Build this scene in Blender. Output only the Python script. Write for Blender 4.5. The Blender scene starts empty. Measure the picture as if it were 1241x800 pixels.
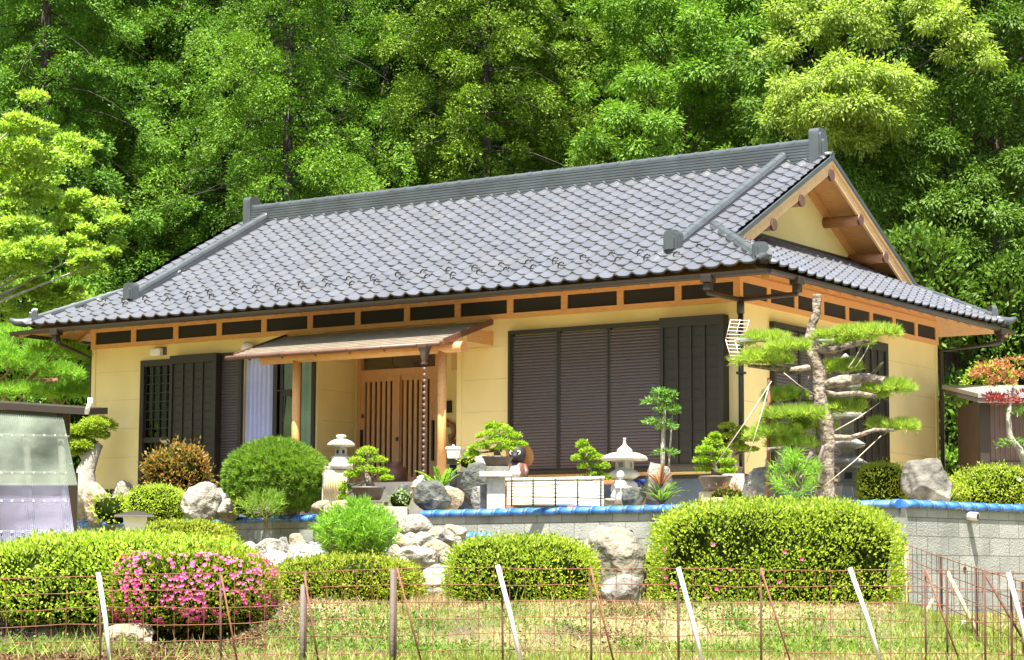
import bpy, bmesh, math, random
import numpy as np
from mathutils import Vector, Matrix
rng = np.random.default_rng(7)
random.seed(7)
SC = bpy.context.scene
COL = SC.collection
PI = math.pi

# ------------------------------------------------------------------ camera, world, sun, exposure
CAM = np.array([13.5074, -25.328, -1.3215]); YAW, PITCH, ROLL, FPX = 0.5946, 0.1116, 0.0041, 2637.5
FW = np.array([-math.sin(YAW)*math.cos(PITCH), math.cos(YAW)*math.cos(PITCH), math.sin(PITCH)])
RT = np.cross(FW, [0, 0, 1.0]); RT /= np.linalg.norm(RT); UP = np.cross(RT, FW)
RT, UP = math.cos(ROLL)*RT + math.sin(ROLL)*UP, math.cos(ROLL)*UP - math.sin(ROLL)*RT
RH = np.array([math.cos(YAW), math.sin(YAW), 0.0]); FH = np.array([-math.sin(YAW), math.cos(YAW), 0.0])
cd = bpy.data.cameras.new('camera'); cam = bpy.data.objects.new('camera', cd); COL.objects.link(cam)
cd.sensor_width = 36.0; cd.lens = FPX*36.0/1241.0; cd.clip_start = 0.1; cd.clip_end = 900
m = Matrix.Identity(4)
for i in range(3):
    m[i][0] = RT[i]; m[i][1] = UP[i]; m[i][2] = -FW[i]; m[i][3] = CAM[i]
cam.matrix_world = m
SC.camera = cam

SUN_EL, SUN_AZ = math.radians(69.0), (0.47, -0.883)     # horizontal direction TOWARDS the sun
w = bpy.data.worlds.new('World'); SC.world = w; w.use_nodes = True
nt = w.node_tree; bg = nt.nodes['Background']
sk = nt.nodes.new('ShaderNodeTexSky'); sk.sky_type = 'NISHITA'; sk.sun_disc = False
sk.sun_elevation = SUN_EL; sk.sun_rotation = math.atan2(SUN_AZ[0], SUN_AZ[1]); sk.dust_density = 2.5
nt.links.new(sk.outputs[0], bg.inputs[0]); bg.inputs[1].default_value = 0.085
sd = bpy.data.lights.new('sun', 'SUN'); sd.energy = 5.0; sd.angle = math.radians(0.5); sd.color = (1.0, 0.95, 0.86)
so = bpy.data.objects.new('sun', sd); COL.objects.link(so)
sv = Vector((SUN_AZ[0]*math.cos(SUN_EL), SUN_AZ[1]*math.cos(SUN_EL), math.sin(SUN_EL)))
so.rotation_euler = sv.to_track_quat('Z', 'Y').to_euler(); so.location = (0, -10, 30)
SC.view_settings.view_transform = 'Standard'; SC.view_settings.look = 'None'
SC.view_settings.exposure = 2.08; SC.view_settings.gamma = 1.0; SC.view_settings.use_curve_mapping = False
SC.render.engine = 'CYCLES'
SC.cycles.use_denoising = True
SC.cycles.max_bounces = 7; SC.cycles.diffuse_bounces = 4; SC.cycles.transparent_max_bounces = 8

# ------------------------------------------------------------------ helpers: picture coordinates -> places
def PD(u, v, d):
    r = FW + RT*(u-620.5)/FPX - UP*(v-400)/FPX
    return CAM + r*(d/np.dot(r, FH))
def PX(u, v, axis, val):
    r = FW + RT*(u-620.5)/FPX - UP*(v-400)/FPX
    return CAM + r*((val-CAM[axis])/r[axis])
def PS(px, d): return px*d/FPX
def SD(s, d, z=0.0):
    p = CAM + RH*s + FH*d
    return np.array([p[0], p[1], z])
def to_sd(p):
    q = np.asarray(p) - CAM
    return q @ RH, q @ FH
def sm(x, a, b):
    t = np.clip((x-a)/(b-a), 0, 1); return t*t*(3-2*t)
def wob(p, f=1.0, seed=0):
    p = np.atleast_2d(p)*f
    r = np.random.default_rng(seed); o = np.zeros(len(p))
    for k in range(6):
        w_ = r.normal(size=3)*(1+0.5*k); o += np.sin(p @ w_ + r.uniform(0, 6.28))/(1+0.5*k)
    return o/3.0

# ------------------------------------------------------------------ mesh builder
MW = {}
class MB:
    def __init__(s): s.v = []; s.f = []; s.n = 0
    def add(s, v, f, mi=0, smooth=False):
        v = np.asarray(v, float).reshape(-1, 3); f = np.asarray(f, int)
        s.v.append(v); s.f.append((f + s.n, mi, smooth)); s.n += len(v); return s
    def addn(s, v, polys, mi=0, smooth=False):
        v = np.asarray(v, float).reshape(-1, 3); s.v.append(v)
        for p in polys: s.f.append((np.array([p]) + s.n, mi, smooth))
        s.n += len(v); return s
    def obox(s, o, ex, ey, ez, mi=0):
        o, ex, ey, ez = (np.asarray(a, float) for a in (o, ex, ey, ez))
        v = [o, o+ex, o+ex+ey, o+ey, o+ez, o+ex+ez, o+ex+ey+ez, o+ey+ez]
        return s.add(v, [[0,3,2,1],[4,5,6,7],[0,1,5,4],[1,2,6,5],[2,3,7,6],[3,0,4,7]], mi)
    def ab(s, a, b, mi=0):
        a = np.asarray(a, float); b = np.asarray(b, float); lo = np.minimum(a, b); d = np.abs(b-a)
        return s.obox(lo, [d[0],0,0], [0,d[1],0], [0,0,d[2]], mi)
    def rb(s, c, size, rz=0.0, mi=0):
        c = np.asarray(c, float); ca, sa = math.cos(rz), math.sin(rz); x, y, z = size
        ex = np.array([ca, sa, 0])*x; ey = np.array([-sa, ca, 0])*y
        return s.obox(c-ex/2-ey/2, ex, ey, [0, 0, z], mi)
    def tube(s, pts, rad, n=8, mi=0, caps=True):
        pts = np.asarray(pts, float); k = len(pts)
        rad = np.ones(k)*rad if np.isscalar(rad) else np.asarray(rad, float)
        t = np.gradient(pts, axis=0); t /= np.linalg.norm(t, axis=1)[:, None]+1e-9
        ref = np.array([0, 0, 1.0]) if abs(t[0][2]) < 0.9 else np.array([1.0, 0, 0])
        a = np.linspace(0, 2*PI, n, endpoint=False); V = []
        for i in range(k):
            x = ref - t[i]*(ref @ t[i]); x /= np.linalg.norm(x)+1e-9; ref = x; y = np.cross(t[i], x)
            V.append(pts[i] + rad[i]*(np.cos(a)[:, None]*x + np.sin(a)[:, None]*y))
        V = np.concatenate(V); F = []
        for i in range(k-1):
            for j in range(n): F.append([i*n+j, i*n+(j+1) % n, (i+1)*n+(j+1) % n, (i+1)*n+j])
        b0 = s.n; s.add(V, F, mi, True)
        if caps:
            s.f.append((np.array([list(range(n))[::-1]])+b0, mi, False)); s.f.append((np.array([list(range(n))])+b0+(k-1)*n, mi, False))
        return s
    def lathe(s, prof, c=(0, 0, 0), n=20, mi=0, smooth=True, rot=0.0):
        a = np.linspace(0, 2*PI, n, endpoint=False)+rot; V = []
        for r, z in prof: V.append(np.stack([c[0]+r*np.cos(a), c[1]+r*np.sin(a), np.full(n, c[2]+z)], 1))
        V = np.concatenate(V); F = []
        for i in range(len(prof)-1):
            for j in range(n): F.append([i*n+j, i*n+(j+1) % n, (i+1)*n+(j+1) % n, (i+1)*n+j])
        b0 = s.n; s.add(V, F, mi, smooth)
        s.f.append((np.array([list(range(n))[::-1]])+b0, mi, False)); s.f.append((np.array([list(range(n))])+b0+(len(prof)-1)*n, mi, False))
        return s
    def prism(s, poly, o, ax, ay, ext, mi=0):
        o, ax, ay, ext = (np.asarray(a, float) for a in (o, ax, ay, ext)); k = len(poly)
        a = np.array([o + ax*p[0] + ay*p[1] for p in poly]); V = np.concatenate([a, a+ext])
        P = [list(range(k))[::-1], list(range(k, 2*k))] + [[i, (i+1) % k, k+(i+1) % k, k+i] for i in range(k)]
        return s.addn(V, P, mi)
    def leaves(s, P, D, N, L, W, mi=0):
        D = D/(np.linalg.norm(D, axis=1)[:, None]+1e-9)
        S = np.cross(D, N); S /= np.linalg.norm(S, axis=1)[:, None]+1e-9
        L = np.asarray(L, float).reshape(-1, 1)*np.ones((len(P), 1)); W = np.asarray(W, float).reshape(-1, 1)*np.ones((len(P), 1))
        mid = P + D*L*0.45
        V = np.stack([P, mid+S*W/2, P+D*L, mid-S*W/2], 1).reshape(-1, 3)
        return s.add(V, np.arange(len(V)).reshape(-1, 4), mi)
    def mesh(s, name, mats, M=None):
        me = bpy.data.meshes.new(name)
        V = np.concatenate(s.v) if s.v else np.zeros((0, 3))
        if M is not None:
            Mi = np.array(M.inverted()); V = V @ Mi[:3, :3].T + Mi[:3, 3]
        lp, ls, lt, mi, smo = [], [], [], [], []; st = 0
        for f, k, sh in s.f:
            n, c = f.shape; lp.append(f.ravel()); ls.append(st+np.arange(n)*c); lt.append(np.full(n, c)); st += n*c
            mi.append(np.full(n, k)); smo.append(np.full(n, sh))
        lp, ls, lt, mi, smo = (np.concatenate(a) for a in (lp, ls, lt, mi, smo))
        me.vertices.add(len(V)); me.vertices.foreach_set('co', V.astype(np.float32).ravel())
        me.loops.add(len(lp)); me.loops.foreach_set('vertex_index', lp.astype(np.int32))
        me.polygons.add(len(ls)); me.polygons.foreach_set('loop_start', ls.astype(np.int32)); me.polygons.foreach_set('loop_total', lt.astype(np.int32))
        me.polygons.foreach_set('material_index', mi.astype(np.int32)); me.polygons.foreach_set('use_smooth', smo.astype(bool))
        for q in (mats if isinstance(mats, (list, tuple)) else [mats]): me.materials.append(q)
        me.update(calc_edges=True); me.validate()
        return me
    def build(s, name, mats, parent=None, local=False, label=None, bevel=0.0):
        M = None if (parent is None or local) else MW[parent.name]
        o = bpy.data.objects.new(name, s.mesh(name, mats, M)); COL.objects.link(o)
        if parent is not None:
            o.parent = parent; MW[o.name] = MW[parent.name]
        else: MW[o.name] = Matrix.Identity(4)
        if label: o['label'] = label
        if bevel:
            b = o.modifiers.new('bevel', 'BEVEL'); b.width = bevel; b.segments = 2; b.limit_method = 'ANGLE'
        return o
def T(name, label, cat, loc, rz=0.0, group=None):
    o = bpy.data.objects.new(name, None); COL.objects.link(o); o.empty_display_size = 0.1
    o.location = tuple(loc); o.rotation_euler = (0, 0, rz); o['label'] = label; o['category'] = cat
    if group: o['group'] = group
    MW[o.name] = Matrix.Translation(Vector(tuple(loc))) @ Matrix.Rotation(rz, 4, 'Z'); return o
def S(name, label, cat, mb, mats, loc, group=None, bevel=0.0, local=False, rz=0.0):
    M = Matrix.Translation(Vector(tuple(loc))) @ Matrix.Rotation(rz, 4, 'Z')
    o = bpy.data.objects.new(name, mb.mesh(name, mats, None if local else M)); COL.objects.link(o); o.matrix_world = M
    o['label'] = label; o['category'] = cat; MW[o.name] = M
    if group: o['group'] = group
    if bevel:
        b = o.modifiers.new('bevel', 'BEVEL'); b.width = bevel; b.segments = 2; b.limit_method = 'ANGLE'
    return o
def structure(name, mb, mats, kind='structure'):
    o = mb.build(name, mats); o['kind'] = kind; return o
def sub_copy(o, parent, loc):
    c = o.copy(); COL.objects.link(c); c.parent = parent; c.location = loc; return c

# ------------------------------------------------------------------ materials
def mat(name, base, rough=0.6, var=0.15, scale=6.0, bump=0.0, bscale=40.0, metal=0.0, spec=0.5, tint=None, tscale=2.0, tcov=0.5, stretch=None, coat=0.0):
    mt = bpy.data.materials.new(name); mt.use_nodes = True; n = mt.node_tree; L = n.links
    b = n.nodes['Principled BSDF']; b.inputs['Roughness'].default_value = rough; b.inputs['Metallic'].default_value = metal
    b.inputs['Specular IOR Level'].default_value = spec
    if coat: b.inputs['Coat Weight'].default_value = coat; b.inputs['Coat Roughness'].default_value = 0.08
    tc = n.nodes.new('ShaderNodeTexCoord'); src = tc.outputs['Object']
    if stretch:
        mp = n.nodes.new('ShaderNodeMapping'); mp.inputs['Scale'].default_value = stretch; L.new(src, mp.inputs[0]); src = mp.outputs[0]
    nz = n.nodes.new('ShaderNodeTexNoise'); nz.inputs['Scale'].default_value = scale; nz.inputs['Detail'].default_value = 6; L.new(src, nz.inputs['Vector'])
    mr = n.nodes.new('ShaderNodeMapRange'); mr.inputs['From Min'].default_value = 0.3; mr.inputs['From Max'].default_value = 0.7
    mr.inputs['To Min'].default_value = 1-var; mr.inputs['To Max'].default_value = 1+var; L.new(nz.outputs['Fac'], mr.inputs['Value'])
    mx = n.nodes.new('ShaderNodeVectorMath'); mx.operation = 'SCALE'; L.new(mr.outputs[0], mx.inputs['Scale'])
    if tint is not None:
        n2 = n.nodes.new('ShaderNodeTexNoise'); n2.inputs['Scale'].default_value = tscale; n2.inputs['Detail'].default_value = 5; L.new(tc.outputs['Object'], n2.inputs['Vector'])
        r2 = n.nodes.new('ShaderNodeMapRange'); r2.inputs['From Min'].default_value = tcov; r2.inputs['From Max'].default_value = tcov+0.14; L.new(n2.outputs['Fac'], r2.inputs['Value'])
        mm = n.nodes.new('ShaderNodeMix'); mm.data_type = 'RGBA'; mm.inputs['A'].default_value = (*base, 1); mm.inputs['B'].default_value = (*tint, 1)
        L.new(r2.outputs[0], mm.inputs['Factor']); L.new(mm.outputs['Result'], mx.inputs[0])
    else: mx.inputs[0].default_value = base
    L.new(mx.outputs[0], b.inputs['Base Color'])
    if bump:
        nb = n.nodes.new('ShaderNodeTexNoise'); nb.inputs['Scale'].default_value = bscale; nb.inputs['Detail'].default_value = 5; L.new(src, nb.inputs['Vector'])
        bp = n.nodes.new('ShaderNodeBump'); bp.inputs['Strength'].default_value = min(bump, 1.0); bp.inputs['Distance'].default_value = 0.06 if bscale < 17 else 0.02
        L.new(nb.outputs['Fac'], bp.inputs['Height']); L.new(bp.outputs[0], b.inputs['Normal'])
    return mt
def leafmat(name, c1, c2, trans=0.35, rough=0.5, c3=None, spec=0.35, tcol=None):
    mt = bpy.data.materials.new(name); mt.use_nodes = True; n = mt.node_tree; L = n.links
    b = n.nodes['Principled BSDF']; b.inputs['Roughness'].default_value = rough; b.inputs['Specular IOR Level'].default_value = spec
    ge = n.nodes.new('ShaderNodeNewGeometry'); tc = n.nodes.new('ShaderNodeTexCoord')
    nz = n.nodes.new('ShaderNodeTexNoise'); nz.inputs['Scale'].default_value = 1.1; nz.inputs['Detail'].default_value = 3; L.new(tc.outputs['Object'], nz.inputs['Vector'])
    ad = n.nodes.new('ShaderNodeMath'); ad.operation = 'ADD'; L.new(ge.outputs['Random Per Island'], ad.inputs[0]); L.new(nz.outputs['Fac'], ad.inputs[1])
    md = n.nodes.new('ShaderNodeMath'); md.operation = 'MULTIPLY'; md.inputs[1].default_value = 0.5; L.new(ad.outputs[0], md.inputs[0])
    cr = n.nodes.new('ShaderNodeValToRGB'); e = cr.color_ramp.elements; e[0].position = 0.25; e[0].color = (*c1, 1); e[1].position = 0.75; e[1].color = (*c2, 1)
    if c3: q = cr.color_ramp.elements.new(0.84); q.color = (*c3, 1)
    L.new(md.outputs[0], cr.inputs[0]); L.new(cr.outputs[0], b.inputs['Base Color'])
    tr = n.nodes.new('ShaderNodeBsdfTranslucent')
    hs = n.nodes.new('ShaderNodeMix'); hs.data_type = 'RGBA'; hs.blend_type = 'MULTIPLY'; hs.inputs['Factor'].default_value = 1
    hs.inputs['B'].default_value = (*(tcol or (1.5, 1.7, 0.6)), 1); L.new(cr.outputs[0], hs.inputs['A']); L.new(hs.outputs['Result'], tr.inputs[0])
    ms = n.nodes.new('ShaderNodeMixShader'); ms.inputs[0].default_value = trans; L.new(b.outputs[0], ms.inputs[1]); L.new(tr.outputs[0], ms.inputs[2])
    L.new(ms.outputs[0], n.nodes['Material Output'].inputs[0]); return mt
def glassmat(name, tint=(0.8, 0.85, 0.85), refl=0.25):
    mt = bpy.data.materials.new(name); mt.use_nodes = True; n = mt.node_tree; L = n.links; n.nodes.remove(n.nodes['Principled BSDF'])
    t = n.nodes.new('ShaderNodeBsdfTransparent'); t.inputs[0].default_value = (*tint, 1)
    g = n.nodes.new('ShaderNodeBsdfGlossy'); g.inputs['Roughness'].default_value = 0.03
    f = n.nodes.new('ShaderNodeFresnel'); f.inputs['IOR'].default_value = 1.5
    a = n.nodes.new('ShaderNodeMath'); a.operation = 'ADD'; a.inputs[1].default_value = refl*0.3; L.new(f.outputs[0], a.inputs[0])
    x = n.nodes.new('ShaderNodeMixShader'); L.new(a.outputs[0], x.inputs[0]); L.new(t.outputs[0], x.inputs[1]); L.new(g.outputs[0], x.inputs[2])
    L.new(x.outputs[0], n.nodes['Material Output'].inputs[0]); return mt
def blockmat(name, base, bw=0.4, bh=0.2, ang=0.0):
    mt = mat(name, base, 0.85, 0.16, 3.0, 0.5, 60, tint=tuple(c*0.62 for c in base), tscale=1.3, tcov=0.52); n = mt.node_tree; L = n.links; b = n.nodes['Principled BSDF']
    tc = n.nodes.new('ShaderNodeTexCoord'); sx = n.nodes.new('ShaderNodeSeparateXYZ'); mp = n.nodes.new('ShaderNodeCombineXYZ')
    L.new(tc.outputs['Object'], sx.inputs[0]); L.new(sx.outputs[0], mp.inputs[0]); L.new(sx.outputs[2], mp.inputs[1])
    br = n.nodes.new('ShaderNodeTexBrick'); br.inputs['Scale'].default_value = 1.0; br.inputs['Brick Width'].default_value = bw; br.inputs['Row Height'].default_value = bh
    br.inputs['Mortar Size'].default_value = 0.007; br.inputs['Mortar Smooth'].default_value = 0.5; br.offset = 0.5
    br.inputs['Color1'].default_value = (1, 1, 1, 1); br.inputs['Color2'].default_value = (0.78, 0.81, 0.80, 1); br.inputs['Mortar'].default_value = (0.38, 0.38, 0.36, 1)
    L.new(mp.outputs[0], br.inputs['Vector'])
    old = b.inputs['Base Color'].links[0].from_socket
    mm = n.nodes.new('ShaderNodeMix'); mm.data_type = 'RGBA'; mm.blend_type = 'MULTIPLY'; mm.inputs['Factor'].default_value = 1
    L.new(old, mm.inputs['A']); L.new(br.outputs['Color'], mm.inputs['B']); L.new(mm.outputs['Result'], b.inputs['Base Color']); return mt

M = {}
M['plaster'] = mat('yellow_siding', (0.77, 0.62, 0.275), 0.8, 0.06, 1.2, 0.25, 120, tint=(0.715, 0.565, 0.24), tscale=0.9, tcov=0.52)
M['wood'] = mat('cypress_wood', (0.60, 0.315, 0.115), 0.55, 0.14, 9, 0.0, stretch=(1, 6, 6))
M['woodpale'] = mat('pale_wood', (0.62, 0.40, 0.20), 0.55, 0.10, 9, stretch=(6, 1, 1))
M['woodlog'] = mat('round_log_wood', (0.30, 0.13, 0.055), 0.45, 0.15, 8)
M['wooddoor'] = mat('door_wood', (0.58, 0.30, 0.14), 0.45, 0.12, 8, stretch=(6, 6, 1))
M['brown'] = mat('dark_brown_metal', (0.024, 0.016, 0.010), 0.45, 0.08, 5)
M['olive'] = mat('bronze_aluminium', (0.021, 0.0165, 0.008), 0.55, 0.06, 5)
M['slat'] = mat('shutter_slat', (0.064, 0.052, 0.049), 0.45, 0.05, 5)
M['black'] = mat('black_mesh', (0.008, 0.008, 0.007), 0.7, 0.1, 30)
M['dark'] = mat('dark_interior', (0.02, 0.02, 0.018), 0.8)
M['found'] = mat('blue_grey_foundation', (0.075, 0.10, 0.125), 0.85, 0.12, 10, 0.3)
M['tile'] = mat('smoked_roof_tile', (0.145, 0.152, 0.168), 0.28, 0.12, 2.2, 0.08, 25, metal=0.5, spec=0.6, tint=(0.152, 0.152, 0.160), tscale=2.6, tcov=0.5)
M['ridge'] = mat('smoked_ridge_tile', (0.085, 0.095, 0.10), 0.30, 0.18, 3, 0.1, 30, metal=0.35, spec=0.55)
M['blue'] = mat('blue_glazed_tile', (0.035, 0.13, 0.38), 0.3, 0.3, 5, 0.2, 18, spec=0.5, tint=(0.09, 0.20, 0.42), tscale=3, tcov=0.55)
M['block'] = blockmat('concrete_block', (0.29, 0.295, 0.27))
M['concrete'] = mat('worn_concrete', (0.36, 0.355, 0.32), 0.9, 0.2, 5, 0.4, 50)
M['copper'] = mat('copper_gutter', (0.12, 0.055, 0.036), 0.5, 0.2, 6)
M['shingle'] = mat('weathered_shingle', (0.20, 0.165, 0.115), 0.7, 0.2, 4, 0.2, 40)
M['chain'] = mat('dark_bronze_chain', (0.085, 0.055, 0.045), 0.45, 0.2, 8)
M['curtain'] = mat('lavender_curtain', (0.50, 0.52, 0.74), 0.8, 0.05, 4)
M['sheer'] = mat('sheer_curtain', (0.40, 0.48, 0.48), 0.8, 0.1, 4)
M['glass'] = glassmat('window_glass', (0.93, 0.95, 0.95), 0.15)
M['white'] = mat('white_paint', (0.75, 0.74, 0.70), 0.5, 0.06, 8)
M['steel'] = mat('steel', (0.5, 0.5, 0.5), 0.35, 0.1, 8, metal=0.8)
M['rust'] = mat('rusty_steel', (0.15, 0.055, 0.025), 0.8, 0.3, 12)
M['rustdark'] = mat('dark_rusty_post', (0.07, 0.028, 0.018), 0.8, 0.3, 12)
M['whitepole'] = mat('white_plastic_pole', (0.60, 0.59, 0.54), 0.45, 0.25, 9, tint=(0.36, 0.33, 0.27), tscale=6, tcov=0.6)
M['bamboo'] = mat('bamboo', (0.42, 0.31, 0.15), 0.5, 0.2, 6)
M['greywood'] = mat('weathered_wood', (0.11, 0.09, 0.072), 0.85, 0.25, 7, 0.3)
M['blind'] = mat('bleached_reed', (0.62, 0.60, 0.52), 0.8, 0.2, 9, stretch=(1, 1, 12))
M['rope'] = mat('rope', (0.42, 0.38, 0.30), 0.9, 0.2, 30)
M['granite'] = mat('pale_granite', (0.36, 0.345, 0.29), 0.85, 0.16, 14, 0.35, 60, tint=(0.25, 0.24, 0.19), tscale=3, tcov=0.55)
M['granitewhite'] = mat('white_stone', (0.40, 0.38, 0.325), 0.85, 0.22, 16, 0.4, 60, tint=(0.27, 0.25, 0.19), tscale=5, tcov=0.56)
M['stoneold'] = mat('old_lantern_stone', (0.17, 0.165, 0.145), 0.9, 0.25, 10, 0.5, 40, tint=(0.10, 0.10, 0.07), tscale=4, tcov=0.5)
M['rock'] = mat('grey_rock', (0.17, 0.16, 0.135), 0.92, 0.6, 7, 1.0, 12, tint=(0.065, 0.06, 0.045), tscale=2.2, tcov=0.52)
M['rockpale'] = mat('pale_rock', (0.22, 0.205, 0.168), 0.92, 0.4, 8, 1.0, 14, tint=(0.13, 0.11, 0.085), tscale=2.5, tcov=0.57)
M['rocktan'] = mat('tan_rock', (0.27, 0.21, 0.135), 0.92, 0.4, 8, 1.0, 14, tint=(0.15, 0.125, 0.095), tscale=2.5, tcov=0.55)
M['rockdark'] = mat('dark_green_rock', (0.055, 0.06, 0.05), 0.9, 0.6, 8, 1.0, 12, tint=(0.22, 0.21, 0.18), tscale=2.6, tcov=0.56)
M['rockbig'] = mat('mottled_boulder', (0.17, 0.155, 0.115), 0.92, 0.55, 6, 1.0, 9, tint=(0.10, 0.065, 0.045), tscale=1.8, tcov=0.52)
M['rockchar'] = mat('dark_weathered_rock', (0.085, 0.078, 0.064), 0.92, 0.6, 7, 1.0, 11, tint=(0.19, 0.18, 0.15), tscale=3.0, tcov=0.56)
M['bark'] = mat('tree_bark', (0.035, 0.027, 0.02), 0.95, 0.4, 9, 0.8, 25)
M['barkpine'] = mat('pine_bark', (0.21, 0.17, 0.13), 0.95, 0.55, 16, 1.0, 15, tint=(0.085, 0.065, 0.05), tscale=9, tcov=0.5)
M['barkgrey'] = mat('pale_grey_bark', (0.30, 0.27, 0.22), 0.95, 0.3, 9, 0.7, 25)
M['barkred'] = mat('red_pine_bark', (0.24, 0.12, 0.07), 0.95, 0.3, 9, 0.7, 25)
M['pot'] = mat('dark_unglazed_pot', (0.075, 0.055, 0.04), 0.6, 0.2, 8)
M['urn'] = mat('brown_stoneware', (0.10, 0.045, 0.03), 0.42, 0.25, 5)
M['terracotta'] = mat('terracotta', (0.36, 0.2, 0.12), 0.8, 0.15, 8)
M['bluepot'] = mat('blue_glaze_pot', (0.02, 0.045, 0.26), 0.25, 0.2, 6)
M['soil'] = mat('soil', (0.06, 0.045, 0.03), 0.95, 0.3, 20)
M['corrug'] = mat('grey_plastic_sheet', (0.22, 0.25, 0.30), 0.35, 0.15, 1.5)
M['corrugwood'] = mat('brown_corrugated', (0.085, 0.052, 0.04), 0.6, 0.2, 5)
M['straw'] = mat('straw_hat', (0.33, 0.16, 0.06), 0.7, 0.15, 10)
M['core'] = mat('shrub_dark_core', (0.010, 0.016, 0.003), 0.98, 0.4, 30, spec=0.0)  # near-black colour stands for the darkness inside the shrubs

LF = {}
LF['hinoki'] = leafmat('cypress_leaf', (0.055, 0.130, 0.013), (0.160, 0.275, 0.030), 0.26, spec=0.12)
LF['hinoki2'] = leafmat('cypress_leaf_warm', (0.070, 0.135, 0.013), (0.185, 0.275, 0.032), 0.26, spec=0.12)
LF['cedar'] = leafmat('cedar_leaf', (0.048, 0.125, 0.016), (0.150, 0.270, 0.034), 0.26, spec=0.12)
LF['oak'] = leafmat('oak_leaf', (0.042, 0.095, 0.012), (0.110, 0.185, 0.024), 0.24, spec=0.12)
LF['oakpale'] = leafmat('pale_new_oak_leaf', (0.15, 0.225, 0.035), (0.30, 0.36, 0.085), 0.4, spec=0.12)
LF['broad'] = leafmat('broad_leaf', (0.060, 0.140, 0.014), (0.165, 0.285, 0.036), 0.3, spec=0.12)
LF['maple'] = leafmat('bright_maple_leaf', (0.19, 0.29, 0.045), (0.34, 0.43, 0.095), 0.45, spec=0.12)
LF['hedge'] = leafmat('azalea_leaf', (0.17, 0.245, 0.025), (0.36, 0.42, 0.055), 0.42, spec=0.12)
LF['hedgebright'] = leafmat('bright_hedge_leaf', (0.21, 0.315, 0.03), (0.42, 0.49, 0.075), 0.45, spec=0.12)
LF['hedgered'] = leafmat('reddish_azalea_leaf', (0.16, 0.215, 0.02), (0.31, 0.34, 0.04), 0.4, c3=(0.34, 0.15, 0.06), spec=0.12)
LF['redmaple'] = leafmat('red_maple_leaf', (0.13, 0.14, 0.03), (0.34, 0.19, 0.05), 0.42, c3=(0.38, 0.11, 0.07), tcol=(1.5, 1.2, 0.7), spec=0.12)
LF['pine'] = leafmat('pine_needle', (0.095, 0.185, 0.025), (0.20, 0.30, 0.045), 0.35, spec=0.12)
LF['pinebright'] = leafmat('young_pine_needle', (0.12, 0.26, 0.03), (0.25, 0.40, 0.06), 0.42, spec=0.15)
LF['niwaki'] = leafmat('garden_pine_needle', (0.19, 0.285, 0.05), (0.36, 0.43, 0.09), 0.45, spec=0.12)
LF['bonsai'] = leafmat('bonsai_leaf', (0.15, 0.26, 0.025), (0.32, 0.41, 0.045), 0.45, c3=(0.34, 0.25, 0.07), spec=0.15)
LF['nandina'] = leafmat('nandina_leaf', (0.065, 0.17, 0.03), (0.14, 0.24, 0.04), 0.36, c3=(0.30, 0.13, 0.04))
LF['nandinared'] = leafmat('orange_nandina_leaf', (0.30, 0.12, 0.045), (0.34, 0.19, 0.08), 0.36, c3=(0.27, 0.05, 0.05), tcol=(1.4, 1.1, 0.8))
LF['nandinacrim'] = leafmat('crimson_nandina_leaf', (0.22, 0.03, 0.03), (0.30, 0.06, 0.05), 0.36, tcol=(1.4, 1.0, 0.9))
LF['flower'] = leafmat('pink_azalea_flower', (0.55, 0.045, 0.19), (0.72, 0.17, 0.36), 0.35, tcol=(1.1, 1.0, 1.1))
LF['grass'] = leafmat('green_grass', (0.13, 0.20, 0.035), (0.29, 0.34, 0.075), 0.4, spec=0.12)
LF['drygrass'] = leafmat('dry_grass', (0.26, 0.19, 0.085), (0.40, 0.32, 0.16), 0.35, tcol=(1.1, 1.05, 0.9))
LF['weed'] = leafmat('weed_leaf', (0.06, 0.13, 0.02), (0.14, 0.215, 0.035), 0.35, spec=0.15)
LF['litter'] = leafmat('dead_leaf', (0.06, 0.038, 0.02), (0.20, 0.125, 0.065), 0.2, tcol=(1.1, 1.0, 0.8), spec=0.1)
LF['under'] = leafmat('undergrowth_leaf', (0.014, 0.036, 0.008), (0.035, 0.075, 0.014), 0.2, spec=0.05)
LF['pale'] = leafmat('pale_shrub_leaf', (0.14, 0.23, 0.09), (0.26, 0.33, 0.15), 0.35)

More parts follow.
